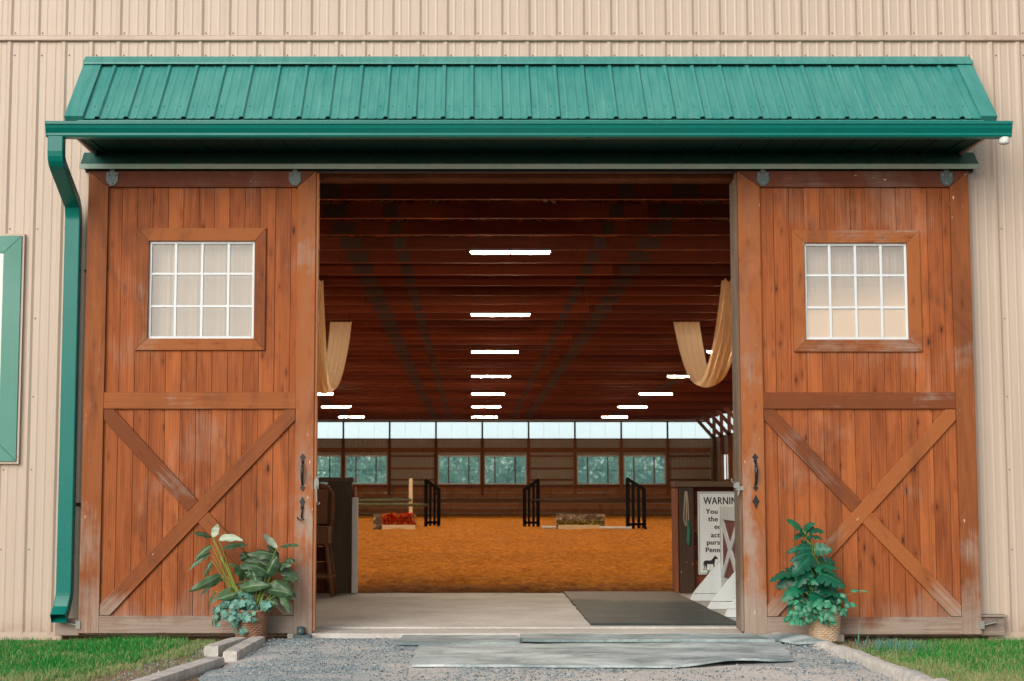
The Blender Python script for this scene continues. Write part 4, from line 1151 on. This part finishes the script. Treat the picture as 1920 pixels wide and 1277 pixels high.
m = MB(); weave(m, lambda u, v, h: (cx - .25 + .5 * u, cy - .225 + h, .62 + .185 * v), 14, 10); weave(m, lambda u, v, h: (cx + .25 + h, cy - .225 + .44 * u, .62 + .185 * v), 14, 10); weave(m, lambda u, v, h: (cx - .25 + h, cy - .225 + .44 * u, .62 + .185 * v), 14, 10)
mesh_obj('apron', m, 'rattan', ch)
for sx_ in (-1, 1):
    for sy_ in (-1, 1):
        mesh_obj('leg', MB().tube([(cx + sx_ * .22, cy + sy_ * .19, .64), (cx + sx_ * .30, cy + sy_ * .23, .054)], [.02, .023], 10), 'rattan', ch)
m = MB()
for sy_ in (-1, 1): m.tube([(cx - .285, cy + sy_ * .22, .27), (cx + .285, cy + sy_ * .22, .27)], .018, 8); m.tube([(cx + .262, cy + sy_ * .21, .28), (cx + .24, cy + sy_ * .22, .24), (cx + .285, cy + sy_ * .225, .17)], .012, 8)
for sx_ in (-1, 1): m.tube([(cx + sx_ * .28, cy - .22, .27), (cx + sx_ * .28, cy + .22, .27)], .018, 8)
mesh_obj('foot_rail', m, 'rattan', ch)

# ------------------------------------------------------------------ jumps in the arena
def gsand(x, y): return .045 + .1 + fbm(x, y, .5) * .03
def jump_standard(x, y, w_, flip, label, src=None, ang=0):
    z = .14
    r_ = empty('jump_standard', (x, y, z), label, 'jump standard', 'black jump standards on the sand')
    hi, lo = 1.55, 1.22; n = 4
    for i in range(n):
        u = i / (n - 1); h = hi + (lo - hi) * u; xx = (u - .5) * w_ * (1 if not flip else -1)
        b = .06 if i in (0, n - 1) else .042
        mb = MB().box(x + xx - b, x + xx + b, y - .035, y + .035, z, z + h); mesh_obj('upright', mb, 'blackp', r_, bevel=.004)
    s_ = 1 if not flip else -1
    mb = MB().beam((x - s_ * (w_ / 2 + .04), y, z + hi), (x + s_ * (w_ / 2 + .04), y, z + lo - .03), .10, .08, up=(0, 1, 0)); mesh_obj('rail', mb, 'blackp', r_)
    mb = MB().beam((x - w_ / 2, y, z + .14), (x + w_ / 2, y, z + .14), .08, .07, up=(0, 1, 0))
    mesh_obj('rail', mb, 'blackp', r_)
    for q in (-1, 1):
        mesh_obj('foot', MB().box(x + q * w_ / 2 - .04, x + q * w_ / 2 + .04, y - .42, y + .42, z - .02, z + .06), 'blackp', r_)
    return r_
jump_standard(-1.31, 40.2, .42, False, 'black barred jump standard beside the red flower box')
jump_standard(1.94, 39.6, .44, True, 'black barred jump standard left of the low stone box')
jump_standard(5.05, 36.5, .50, False, 'black barred jump standard nearest the right half wall')
jp = mesh_obj('jump_pole', MB().tube([(1.98, 39.5, 1.02), (5.0, 36.6, 1.0)], .028, 10), 'poledark', origin=(3.5, 38, 1.0), label='dark jump pole lying between the two black standards at right', cat='pole', group='jump poles')
# left jump
o = mesh_obj('jump_post', MB().box(-2.28, -2.15, 45.0, 45.1, .14, 1.78), 'paleboard', origin=(-2.2, 45, .14), label='plain pale wooden post behind the red flower box', cat='post', bevel=.01)
o = mesh_obj('jump_post', MB().box(-6.2, -6.07, 42.0, 42.1, .14, 1.5), 'paleboard', origin=(-6.1, 42, .14), label='plain pale wooden post hidden behind the left half wall', cat='post', bevel=.01)
mesh_obj('jump_pole', MB().tube([(-6.3, 42.1, .98), (-2.2, 44.9, 1.0)], .055, 10), 'polegreen', origin=(-4, 43, 1), label='upper of the two olive green poles, ending at the pale post', cat='pole', group='jump poles')
mesh_obj('jump_pole', MB().tube([(-6.3, 41.9, .87), (-1.5, 40.1, .85)], .055, 10), 'polegreen', origin=(-4, 41, .85), label='lower olive green pole, ending at the black standard', cat='pole', group='jump poles')
def flower_box(x0, x1, y, label, fl, red):
    z = .12; h = .47
    r_ = empty('flower_box', ((x0 + x1) / 2, y, z), label, 'jump filler', 'flower filled jump boxes')
    mesh_obj('box_body', BOX(x0, x1, y, y + .35, z, z + h), 'masonry', r_, bevel=.01)
    mesh_obj('front_board', BOX(x0 + (.28 if red else .03), x1 - (.0 if red else .18), y - .22, y - .18, z, z + .16), 'paleboard', r_, bevel=.006)
    m = MB(); fx0 = x0 + (.3 if red else .05)
    for _ in range(420 if red else 240):
        c = Vector((R.uniform(fx0, x1 - .05), y - .1 + R.uniform(-.08, .08), z + R.uniform(.12, .5 if red else .27))); s_ = R.uniform(.025, .06)
        a = Vector((R.uniform(-1, 1), R.uniform(-1, 1), R.uniform(-1, 1))).normalized() * s_; b = a.cross(Vector((R.random(), R.random(), R.random()))).normalized() * s_
        m.add([c - a, c + b, c + a, c - b], [(0, 1, 2, 3)])
    mesh_obj('flowers', m, fl, r_)
    return r_
flower_box(-2.98, -1.70, 35.4, 'low stone patterned jump box filled with red and orange flowers', 'flower', True)
flower_box(2.56, 4.02, 35.6, 'low stone patterned jump box with yellow flowers between two black standards', 'flower2', False)
mesh_obj('ground_pole', MB().tube([(2.15, 36.3, .19), (4.75, 35.0, .19)], .05, 10), 'white', origin=(3.4, 36, .19), label='white pole lying on the sand behind the yellow flower box', cat='pole')

# ------------------------------------------------------------------ mats and edging
def mat_sheet(name, pts, th, zf, mt, label, cat='mat', group=None, seg=.10, bend=None):
    # polygon outline cut into a fine fan grid (quads by bilinear of 4 corners)
    (a, b, c, d) = [Vector((*p, 0)) for p in pts]
    nu = max(4, int((b - a).length / seg)); nv = max(4, int((d - a).length / seg))
    def P(u, v):
        p = a.lerp(b, u).lerp(d.lerp(c, u), v)
        ed = .015 * fbm(p.x * 3, p.y * 3, 1.5)
        cen = (a + b + c + d) / 4
        if bend: p.y += bend(u) * (1 - v)
        if u in (0, 1) or v in (0, 1): p = p + (p - cen).normalized() * ed
        return p
    m = MB()
    top = lambda u, v: (lambda p: (p.x, p.y, zf(p.x, p.y, u, v) + th))(P(u, v))
    m.grid(top, nu, nv)
    n0 = len(m.v)
    rim = [(u / nu, 0) for u in range(nu)] + [(1, v / nv) for v in range(nv)] + [(1 - u / nu, 1) for u in range(nu)] + [(0, 1 - v / nv) for v in range(nv)]
    T_ = [top(u, v) for u, v in rim]; n = len(T_)
    m.smooth = False
    m.add(T_ + [(x, y, z - th) for x, y, z in T_], [((i + 1) % n, i, n + i, n + (i + 1) % n) for i in range(n)])
    return mesh_obj(name, m, mt, origin=tuple((a + b + c + d) / 4), label=label, cat=cat, group=group)
mat_sheet('rubber_mat', [(1.0, .44), (2.255, .44), (2.27, 5.0), (1.03, 5.0)], .018, lambda x, y, u, v: .0505 + .003 * fbm(x, y, 2), 'mat_in', 'dark rubber mat on the concrete just inside the doorway', group='rubber mats')
cw = lambda x, y, u, v: .004 + .006 * fbm(x, y, 2.2)
def front_curl(x, y, u, v):
    lift = max(0, 1 - v * 3.2) * math.sin(math.pi * max(0, min(1, (u - .70) / .24))) * .022
    return .008 + .006 * fbm(x, y, 2.2) + lift
mat_sheet('rubber_mat', [(-.40, -2.46), (2.22, -2.02), (2.36, -.80), (-.40, -.98)], .015, front_curl, 'mat_out2', 'largest worn grey mat, flat on the gravel with its right front edge curling up', group='rubber mats', bend=lambda u: -.33 * min(1, u / .66 if u < .66 else max(0, (1 - u) / .34)))
mat_sheet('rubber_mat', [(-.58, -.93), (.36, -.88), (.36, -.22), (-.55, -.24)], .018, lambda x, y, u, v: .012 + .006 * fbm(x, y, 2.2), 'mat_out', 'small worn grey mat at the left, against the concrete threshold', group='rubber mats')
mat_sheet('rubber_mat', [(.385, -.74), (2.33, -.72), (2.22, -.20), (.385, -.21)], .022, lambda x, y, u, v: .016 + .006 * fbm(x, y, 2.2), 'mat_out', 'long narrow worn mat lying along the concrete threshold', group='rubber mats')
mat_sheet('rubber_mat', [(2.46, -.88), (2.66, -1.12), (2.52, -.40), (2.27, -.24)], .018, lambda x, y, u, v: .012 + .03 * u, 'mat_out2', 'narrow mat offcut lying beside the right basket', group='rubber mats')

def kerb(p0, p1, w_, h, z, label, seed):
    p0, p1 = Vector((*p0, 0)), Vector((*p1, 0)); u = (p1 - p0); L = u.length; u.normalize(); s_ = Vector((-u.y, u.x, 0)); m = MB(); nl = max(6, int(L / .07)); n = 12
    vs = []
    for i in range(nl + 1):
        f = i / nl; c = p0 + u * L * f
        for k in range(n):
            a = 2 * math.pi * (k + .5) / n; ca, sa = math.cos(a), math.sin(a)
            q = max(abs(ca), abs(sa)); q = 1 / q ** .8
            e = .92 if i in (0, nl) else 1
            r_ = 1 + .06 * mnoise.noise(Vector((c.x * 9 + seed, c.y * 9 + ca, sa * 2)))
            p = c + s_ * (ca * q * w_ / 2 * r_ * e); vs.append((p.x, p.y, z + h / 2 + sa * q * h / 2 * r_ * e))
    fs = [(i * n + k, i * n + (k + 1) % n, (i + 1) * n + (k + 1) % n, (i + 1) * n + k) for i in range(nl) for k in range(n)] + [tuple(range(n))[::-1], tuple(range(nl * n, nl * n + n))]
    m.add(vs, [f[::-1] for f in fs]); o = mesh_obj('kerb_block', m, 'stone', origin=tuple((p0 + p1) / 2), label=label, cat='kerb block', group='stone edging blocks by the left plant'); return o
kerb((-1.90, -1.38), (-1.80, -.62), .12, .085, -.035, 'short loose stone block left of the basket plant', 1)
kerb((-1.70, -1.80), (-1.66, -.56), .11, .085, -.035, 'stone block in front of the left basket, its far end at the basket', 2)
kerb((-2.03, -3.75), (-1.76, -2.02), .13, .075, -.04, 'long stone block nearest the camera at the lower left', 3)
# right edging strip
pth = [(2.44, -.22), (2.52, -.5), (2.60, -.85), (2.68, -1.3), (2.71, -1.8), (2.715, -2.4), (2.73, -3.0), (2.78, -3.8), (2.86, -4.8)]
m = MB(); vs = []; n = 10; pts = []
for (a, b), (c, d) in zip(pth, pth[1:]):
    for i in range(8): pts.append((a + (c - a) * i / 8, b + (d - b) * i / 8))
for i, (x, y) in enumerate(pts):
    wv = .05 + .012 * mnoise.noise(Vector((x * 5, y * 7, 1))); hv = .05 + .022 * mnoise.noise(Vector((x * 3, y * 6, 4)))
    for k in range(n):
        a = math.pi * k / (n - 1); vs.append((x + math.cos(a) * wv * 1.15 * (abs(math.cos(a)) ** -.3 if abs(math.cos(a)) > .2 else 1.4), y, -.03 + math.sin(a) ** .5 * (hv + .03)))
m.smooth = True
m.add(vs, [(i * n + k, (i + 1) * n + k, (i + 1) * n + k + 1, i * n + k + 1)[::-1] for i in range(len(pts) - 1) for k in range(n - 1)])
mesh_obj('edging_strip', m, 'stone', origin=(2.7, -2, 0), label='long grey edging strip curving between gravel and right lawn', cat='edging')

# ------------------------------------------------------------------ potted plants
def basket(c, r0, r1, h, mt, parent, rows_=17):
    m = MB(); n = 72
    for i in range(rows_):
        f = (i + .5) / rows_; z = c[2] + h * f; r_ = r0 + (r1 - r0) * f; hh = h / rows_ * .62
        vs = []
        for k in range(n):
            a = 2 * math.pi * k / n; w_ = .0045 * math.sin(k * math.pi / 2.0 + (math.pi if i % 2 else 0) + .4)
            for b in range(6):
                q = 2 * math.pi * b / 6; rr = r_ + w_ + math.cos(q) * .006; vs.append((c[0] + rr * math.cos(a), c[1] + rr * math.sin(a), z + math.sin(q) * hh + .002 * math.sin(a * 5 + i)))
        fs = [(k * 6 + b, ((k + 1) % n) * 6 + b, ((k + 1) % n) * 6 + (b + 1) % 6, k * 6 + (b + 1) % 6) for k in range(n) for b in range(6)]
        m.smooth = True; m.add(vs, fs, None, [R.uniform(.1, .9) for _ in range(n) for _b in range(6)])
    m.lathe([(.001, .004), (r0 - .004, .004), (r1 - .006, h * .97), (r1 - .015, h * .97), (r1 - .02, h * .8), (.001, h * .8)], c, 30)
    m.tube([(c[0] + (r1 + .002) * math.cos(2 * math.pi * k / 36), c[1] + (r1 + .002) * math.sin(2 * math.pi * k / 36), c[2] + h) for k in range(37)], .009, 8)
    return mesh_obj('basket', m, mt, parent)
def leaf(m, b, t, wd, arch=.25, fold=.25, roll=0., n=9, curl=0., t_=None, outline=None, wave=.0):
    b, t = Vector(b), Vector(t); d = t - b; L = d.length; u = d.normalized()
    up = Vector((0, -.8, .6)); up = (up - u * up.dot(u))
    if up.length < .1: up = Vector((0, -1, 0)) - u * u.y * -1
    up.normalize(); up = Matrix.Rotation(roll, 3, u) @ up; sd = u.cross(up).normalized()
    tt = R.random() if t_ is None else t_
    vs = []; gs = []; ph = R.uniform(0, 6)
    for i in range(n + 1):
        f = i / n; c = b + u * (L * f) + up * (arch * L * (4 * f * (1 - f)) * .5) - Vector((0, 0, curl * L * f * f))
        hw_ = wd / 2 * (outline(f) if outline else (math.sin(math.pi * min(1, f ** .8)) ** .75 if 0 < f < 1 else 0.02))
        for j, q in enumerate((-1, -.5, 0, .5, 1)):
            wv = wave * math.sin(f * 16 + ph + q) * abs(q)
            vs.append(c + sd * (q * hw_) + up * (abs(q) ** 1.2 * hw_ * fold * (-1) + wv * wd)); gs.append((q, f * 6, 0))
    fs = [(i * 5 + j, i * 5 + j + 1, (i + 1) * 5 + j + 1, (i + 1) * 5 + j) for i in range(n) for j in range(4)]
    m.smooth = True; m.add(vs, fs, gs, tt)
def stem(m, a, b, r=.005, bend=(0, 0, .05)):
    a, b = Vector(a), Vector(b); mid = (a + b) / 2 + Vector(bend)
    m.tube([a * (1 - f) ** 2 + mid * 2 * f * (1 - f) + b * f * f for f in (i / 8 for i in range(9))], [r * (1.15 - .5 * i / 8) for i in range(9)], 6)
def lobed(m, c, size, nrm, rot, t_, lobes=5):
    c, nrm = Vector(c), Vector(nrm).normalized(); e1 = nrm.cross(Vector((0, 0, 1))).normalized(); e2 = nrm.cross(e1)
    vs = [c + nrm * size * .12]; gs = [(0, 0, 0)]; N_ = lobes * 4
    for k in range(N_):
        a = 2 * math.pi * k / N_; r_ = size * (.80 + .20 * math.cos(a * lobes)) * (1 + .12 * mnoise.noise(Vector((a * 2, t_ * 50, 0)))) * (1.1 if abs(((a + rot) % 6.28) - 3.14) < .7 else .95)
        p = c + e1 * r_ * math.cos(a + rot) + e2 * r_ * math.sin(a + rot) - nrm * size * .1 * (1 if k % 2 else .4); vs.append(p); gs.append((math.cos(a), math.sin(a) * 2, 0))
    m.smooth = True; m.add(vs, [(0, 1 + k, 1 + (k + 1) % N_) for k in range(N_)], gs, t_)

# left plant
PL = Vector((-1.745, -.40, .0))
lp = empty('potted_plant', tuple(PL), 'broad striped leaf plant with trailing ivy in a brown basket', 'potted plant')
basket((PL.x, PL.y, .0), .112, .132, .235, 'wick1', lp)
K = 1156.
def lc(cx_, cy_, y=0): return Vector((PL.x + (cx_ - 615) / K, PL.y + y, (1140 - cy_) / K))
LV = [(255, 205, 305, 80, 72, .9, 1), (325, 225, 560, 165, 78, .95, 1), (235, 205, 70, 165, 62, .1, 0), (245, 280, 90, 390, 60, .6, 0), (235, 350, 35, 460, 46, .7, 0), (265, 415, 185, 560, 52, .3, 0), (350, 545, 60, 660, 84, .7, 0), (360, 585, 150, 680, 60, .8, 0), (330, 300, 580, 270, 95, .1, 0), (545, 600, 430, 390, 135, .85, 0), (850, 300, 735, 145, 66, .9, 1), (860, 295, 1065, 250, 72, .25, 0), (840, 480, 540, 350, 140, .1, 0), (850, 380, 580, 300, 120, .2, 0), (790, 560, 560, 400, 130, .35, 0), (760, 570, 860, 350, 130, .3, 0), (840, 440, 1045, 580, 140, .25, 0), (820, 470, 985, 440, 100, .2, 0), (690, 700, 880, 580, 140, .55, 0), (520, 670, 800, 590, 100, .8, 0), (820, 600, 1035, 760, 140, .3, 0), (760, 680, 1000, 650, 120, .3, 0), (470, 650, 265, 760, 84, .6, 0), (300, 690, 245, 820, 52, .5, 0), (510, 705, 325, 760, 60, .8, 0), (480, 760, 280, 880, 84, .4, 0), (350, 830, 300, 975, 66, .3, 0), (890, 710, 985, 865, 84, .75, 0), (740, 780, 870, 800, 90, .4, 0), (770, 760, 790, 870, 95, .7, 0), (600, 560, 690, 420, 110, .15, 0), (640, 720, 560, 590, 90, .35, 0), (680, 640, 640, 480, 110, .2, 0), (900, 640, 1010, 700, 90, .5, 0), (700, 740, 620, 880, 90, .3, 0), (560, 800, 460, 900, 90, .2, 0), (860, 420, 760, 250, 80, .15, 0)]
ml2 = MB(); ml, ms = MB(), MB()
for i, (a, b, c, d, w_, t_, un) in enumerate(LV):
    y0 = R.uniform(-.10, .08); y1 = y0 + R.uniform(-.12, .04)
    B, T = lc(a, b, y0), lc(c, d, max(y1, .0 if 0 else -.25))
    leaf(ml, B, T, w_ / K * 1.05, arch=R.uniform(.12, .3), fold=R.uniform(.25, .8), roll=(math.pi if un else R.uniform(-.8, .8)), t_=t_ * R.uniform(.5, 1), wave=.08, curl=R.uniform(0, .28), n=14)
    if b < 770:
        base = lc(600 + (a - 600) * .12 + R.uniform(-30, 30), 930, R.uniform(-.05, .05))
        stem(ms, base, B, .0034, ((a - 600) / K * .05, 0, .04 + .02 * R.random()))
for a, b in ((440, 640), (400, 560), (330, 380), (270, 230)): stem(ms, lc(590, 900), lc(a, b, -.02), .0055, (-.01, 0, .03))
mesh_obj('leaves', ml, 'cala', lp); mesh_obj('stems', ms, 'stem', lp)
for _ in range(22):
    a, b = R.uniform(560, 960), R.uniform(380, 800); ang = R.uniform(-.5, 3.6); L_ = R.uniform(110, 190)
    y0 = R.uniform(0, .12)
    leaf(ml2, lc(a, b, y0), lc(a + L_ * math.cos(ang), b - L_ * math.sin(ang) * .8, y0 - R.uniform(-.03, .08)), R.uniform(70, 120) / K, arch=R.uniform(.1, .3), fold=R.uniform(.3, .8), roll=R.uniform(-.8, .8), t_=R.uniform(0, .35), wave=.08, curl=R.uniform(.05, .35), n=12)
mesh_obj('leaves', ml2, 'cala', lp)
mi = MB(); ri = random.Random(5)
def ivy(x0, x1, y0, y1, n, s0, s1, yy=-.15):
    for _ in range(n):
        p = lc(ri.uniform(x0, x1), ri.uniform(y0, y1), yy + ri.uniform(-.05, .05))
        lobed(mi, p, ri.uniform(s0, s1), (ri.uniform(-.6, .6), -1, ri.uniform(-.1, .9)), ri.uniform(0, 6.28), ri.random())
ivy(390, 670, 770, 950, 60, .02, .036); ivy(300, 400, 840, 990, 8, .022, .034); ivy(480, 590, 930, 1100, 9, .02, .034, -.16); ivy(700, 800, 780, 860, 8, .025, .04, -.1); ivy(440, 640, 720, 850, 14, .03, .045, -.05)
mesh_obj('ivy', mi, 'ivy', lp)

# right plant
PR = Vector((2.775, -.42, .0))
rpn = empty('potted_plant', tuple(PR), 'tall split leaf plant in a pale woven basket by the right door', 'potted plant')
basket((PR.x, PR.y, .0), .108, .128, .245, 'wick2', rpn)
K2 = 1114.
def rc(cx_, cy_, y=0): return Vector((PR.x + (cx_ - 612) / K2, PR.y + y, (1190 - cy_) / K2))
def split(f):
    base = math.sin(math.pi * min(1, .06 + f * .94) ** .62) ** .6 if f < 1 else .02
    return base * (1 - .5 * (1 if (int(f * 22) % 5 == 2 and .15 < f < .95) else 0))
ml3 = MB()
RV = [(440, 225, 280, 120, 150, .95), (450, 235, 545, 130, 105, .7), (450, 240, 618, 218, 130, .25), (440, 260, 355, 292, 90, .15), (470, 285, 590, 295, 110, .2), (450, 345, 415, 285, 50, .9), (505, 385, 268, 362, 92, .35), (520, 390, 662, 385, 110, .4), (500, 425, 290, 445, 90, .2), (510, 440, 300, 565, 170, .3), (470, 500, 345, 690, 115, .8), (520, 480, 595, 590, 110, .95), (560, 530, 735, 545, 130, .55), (590, 560, 720, 590, 110, .3), (380, 600, 118, 605, 130, .35), (370, 610, 200, 705, 170, .1), (480, 580, 360, 705, 120, .2), (560, 600, 768, 695, 190, .3), (590, 620, 520, 710, 150, .25), (600, 670, 745, 765, 175, .2), (430, 650, 545, 680, 80, .7), (400, 720, 225, 830, 130, .8), (470, 785, 700, 870, 190, .45), (590, 740, 765, 800, 150, .3), (520, 700, 640, 790, 150, .15), (470, 640, 420, 760, 150, .1), (550, 650, 650, 640, 130, .3), (560, 480, 460, 540, 120, .5), (400, 790, 290, 880, 120, .3), (640, 800, 760, 900, 120, .3), (520, 830, 420, 920, 130, .2), (560, 820, 640, 930, 130, .25)]
ml, ms = MB(), MB()
for i, (a, b, c, d, w_, t_) in enumerate(RV):
    y0 = R.uniform(-.10, .06); y1 = y0 + R.uniform(-.12, .03)
    leaf(ml, rc(a, b, y0), rc(c, d, y1), w_ / K2 * 1.05, arch=R.uniform(.1, .25), fold=R.uniform(.1, .35), roll=R.uniform(-.6, .6), n=22, t_=t_ * R.uniform(.6, 1.1), outline=split, wave=.03, curl=R.uniform(.05, .32))
    if R.random() < .7: stem(ms, rc(560 + R.uniform(-30, 30), min(950, b + 180), 0), rc(a, b, y0), .005, (0, 0, .01))
stem(ms, rc(590, 950), rc(460, 240), .012, (.06, 0, .0))
stem(ms, rc(740, 800, -.05), rc(985, 765, -.08), .0022, (0, 0, .012)); stem(ms, rc(760, 880, -.05), rc(870, 885, -.08), .0022)
mesh_obj('leaves', ml, 'monst', rpn); mesh_obj('stems', ms, 'stem', rpn)
for _ in range(20):
    a, b = R.uniform(440, 640), R.uniform(480, 820); ang = R.choice([R.uniform(-.6, .7), R.uniform(2.4, 3.8), R.uniform(3.8, 5.6)]); L_ = R.uniform(120, 180)
    y0 = R.uniform(-.02, .10)
    leaf(ml3, rc(a, b, y0), rc(a + L_ * math.cos(ang), b - L_ * math.sin(ang) * .7, y0 - R.uniform(-.03, .08)), R.uniform(100, 150) / K2, arch=R.uniform(.1, .25), fold=R.uniform(.1, .4), roll=R.uniform(-.7, .7), t_=R.uniform(0, .4), n=22, outline=split, wave=.03, curl=R.uniform(.05, .3))
mesh_obj('leaves', ml3, 'monst', rpn)
mp = MB()
def hearts(x0, x1, y0, y1, n, s0, s1, yy=-.16):
    for _ in range(n):
        p = rc(ri.uniform(x0, x1), ri.uniform(y0, y1), yy + ri.uniform(-.05, .06)); s_ = ri.uniform(s0, s1)
        a = ri.uniform(-2.6, -.5); q = p + Vector((math.cos(a) * s_, ri.uniform(-.04, .01), math.sin(a) * s_))
        leaf(mp, p, q, s_ * .8, arch=.2, fold=.25, roll=ri.uniform(-.7, .7), t_=ri.random(), n=7)
hearts(270, 640, 820, 1000, 58, .05, .075); hearts(720, 790, 770, 950, 14, .04, .065, -.1); hearts(270, 420, 900, 1010, 10, .04, .06)
leaf(mp, rc(825, 755, -.09), rc(905, 750, -.1), .03, t_=.3); leaf(mp, rc(905, 750, -.1), rc(990, 765, -.1), .012, t_=.9); leaf(mp, rc(815, 860, -.1), rc(875, 885, -.1), .045, t_=.95)
mesh_obj('trailing_leaves', mp, 'pothos', rpn)

# weed tuft near the right lawn
m = MB(); r3 = random.Random(8)
for _ in range(150):
    x, y = 3.17 + r3.gauss(0, .11), -1.0 + r3.gauss(0, .16); h = r3.uniform(.05, .11)
    leaf(m, (x, y, -.03), (x + r3.uniform(-.05, .05), y + r3.uniform(-.05, .03), h - .03), .006, arch=.1, fold=.3, t_=r3.uniform(0, .5), n=4)
leaf(m, (2.955, -.75, -.03), (2.975, -.77, .19), .009, arch=.08, t_=.6, n=5); leaf(m, (2.96, -.75, -.03), (2.935, -.75, .06), .008, arch=.1, t_=.5, n=5)
mesh_obj('weed_tuft', m, 'ivy', origin=(3.17, -1.0, -.03), label='blue green weed tuft in the lawn near the right basket', cat='weed')

# ------------------------------------------------------------------ woodland beyond the rear windows
r = np.random.default_rng(21); m = MB()
for _ in range(45000):
    x = r.uniform(-26, 30); dep = r.uniform(0, 6); hmax = 7.5 + 2.5 * fbm(x, 3, .18); z = r.uniform(0, 1) ** .8 * hmax
    y = 86 + dep + 1.5 * fbm(x, z, .5)
    s_ = r.uniform(.06, .2); a = r.normal(size=3); a /= np.linalg.norm(a); b = np.cross(a, r.normal(size=3)); b /= np.linalg.norm(b)
    c = np.array((x, y, z)); cl = .5 + .9 * fbm(x, z * 1.2, .7) - dep * .05
    m.add([c - a * s_, c + b * s_ * .6, c + a * s_, c - b * s_ * .6], [(0, 1, 2, 3)], None, float(min(1, max(0, cl + r.uniform(-.2, .2)))))
mesh_obj('woodland', m, 'wood_far', kind='stuff', label='mass of green trees beyond the rear windows')
m = MB()
vs = []
for i in range(41):
    x = -60 + i * 3.2; h = 6 + 2.0 * fbm(x, 1, .15); vs += [(x, 95, -.1), (x, 96, h)]
m.add(vs, [(2 * i, 2 * i + 2, 2 * i + 3, 2 * i + 1) for i in range(40)], None, .3); mesh_obj('hills', m, 'wood_far', kind='structure')
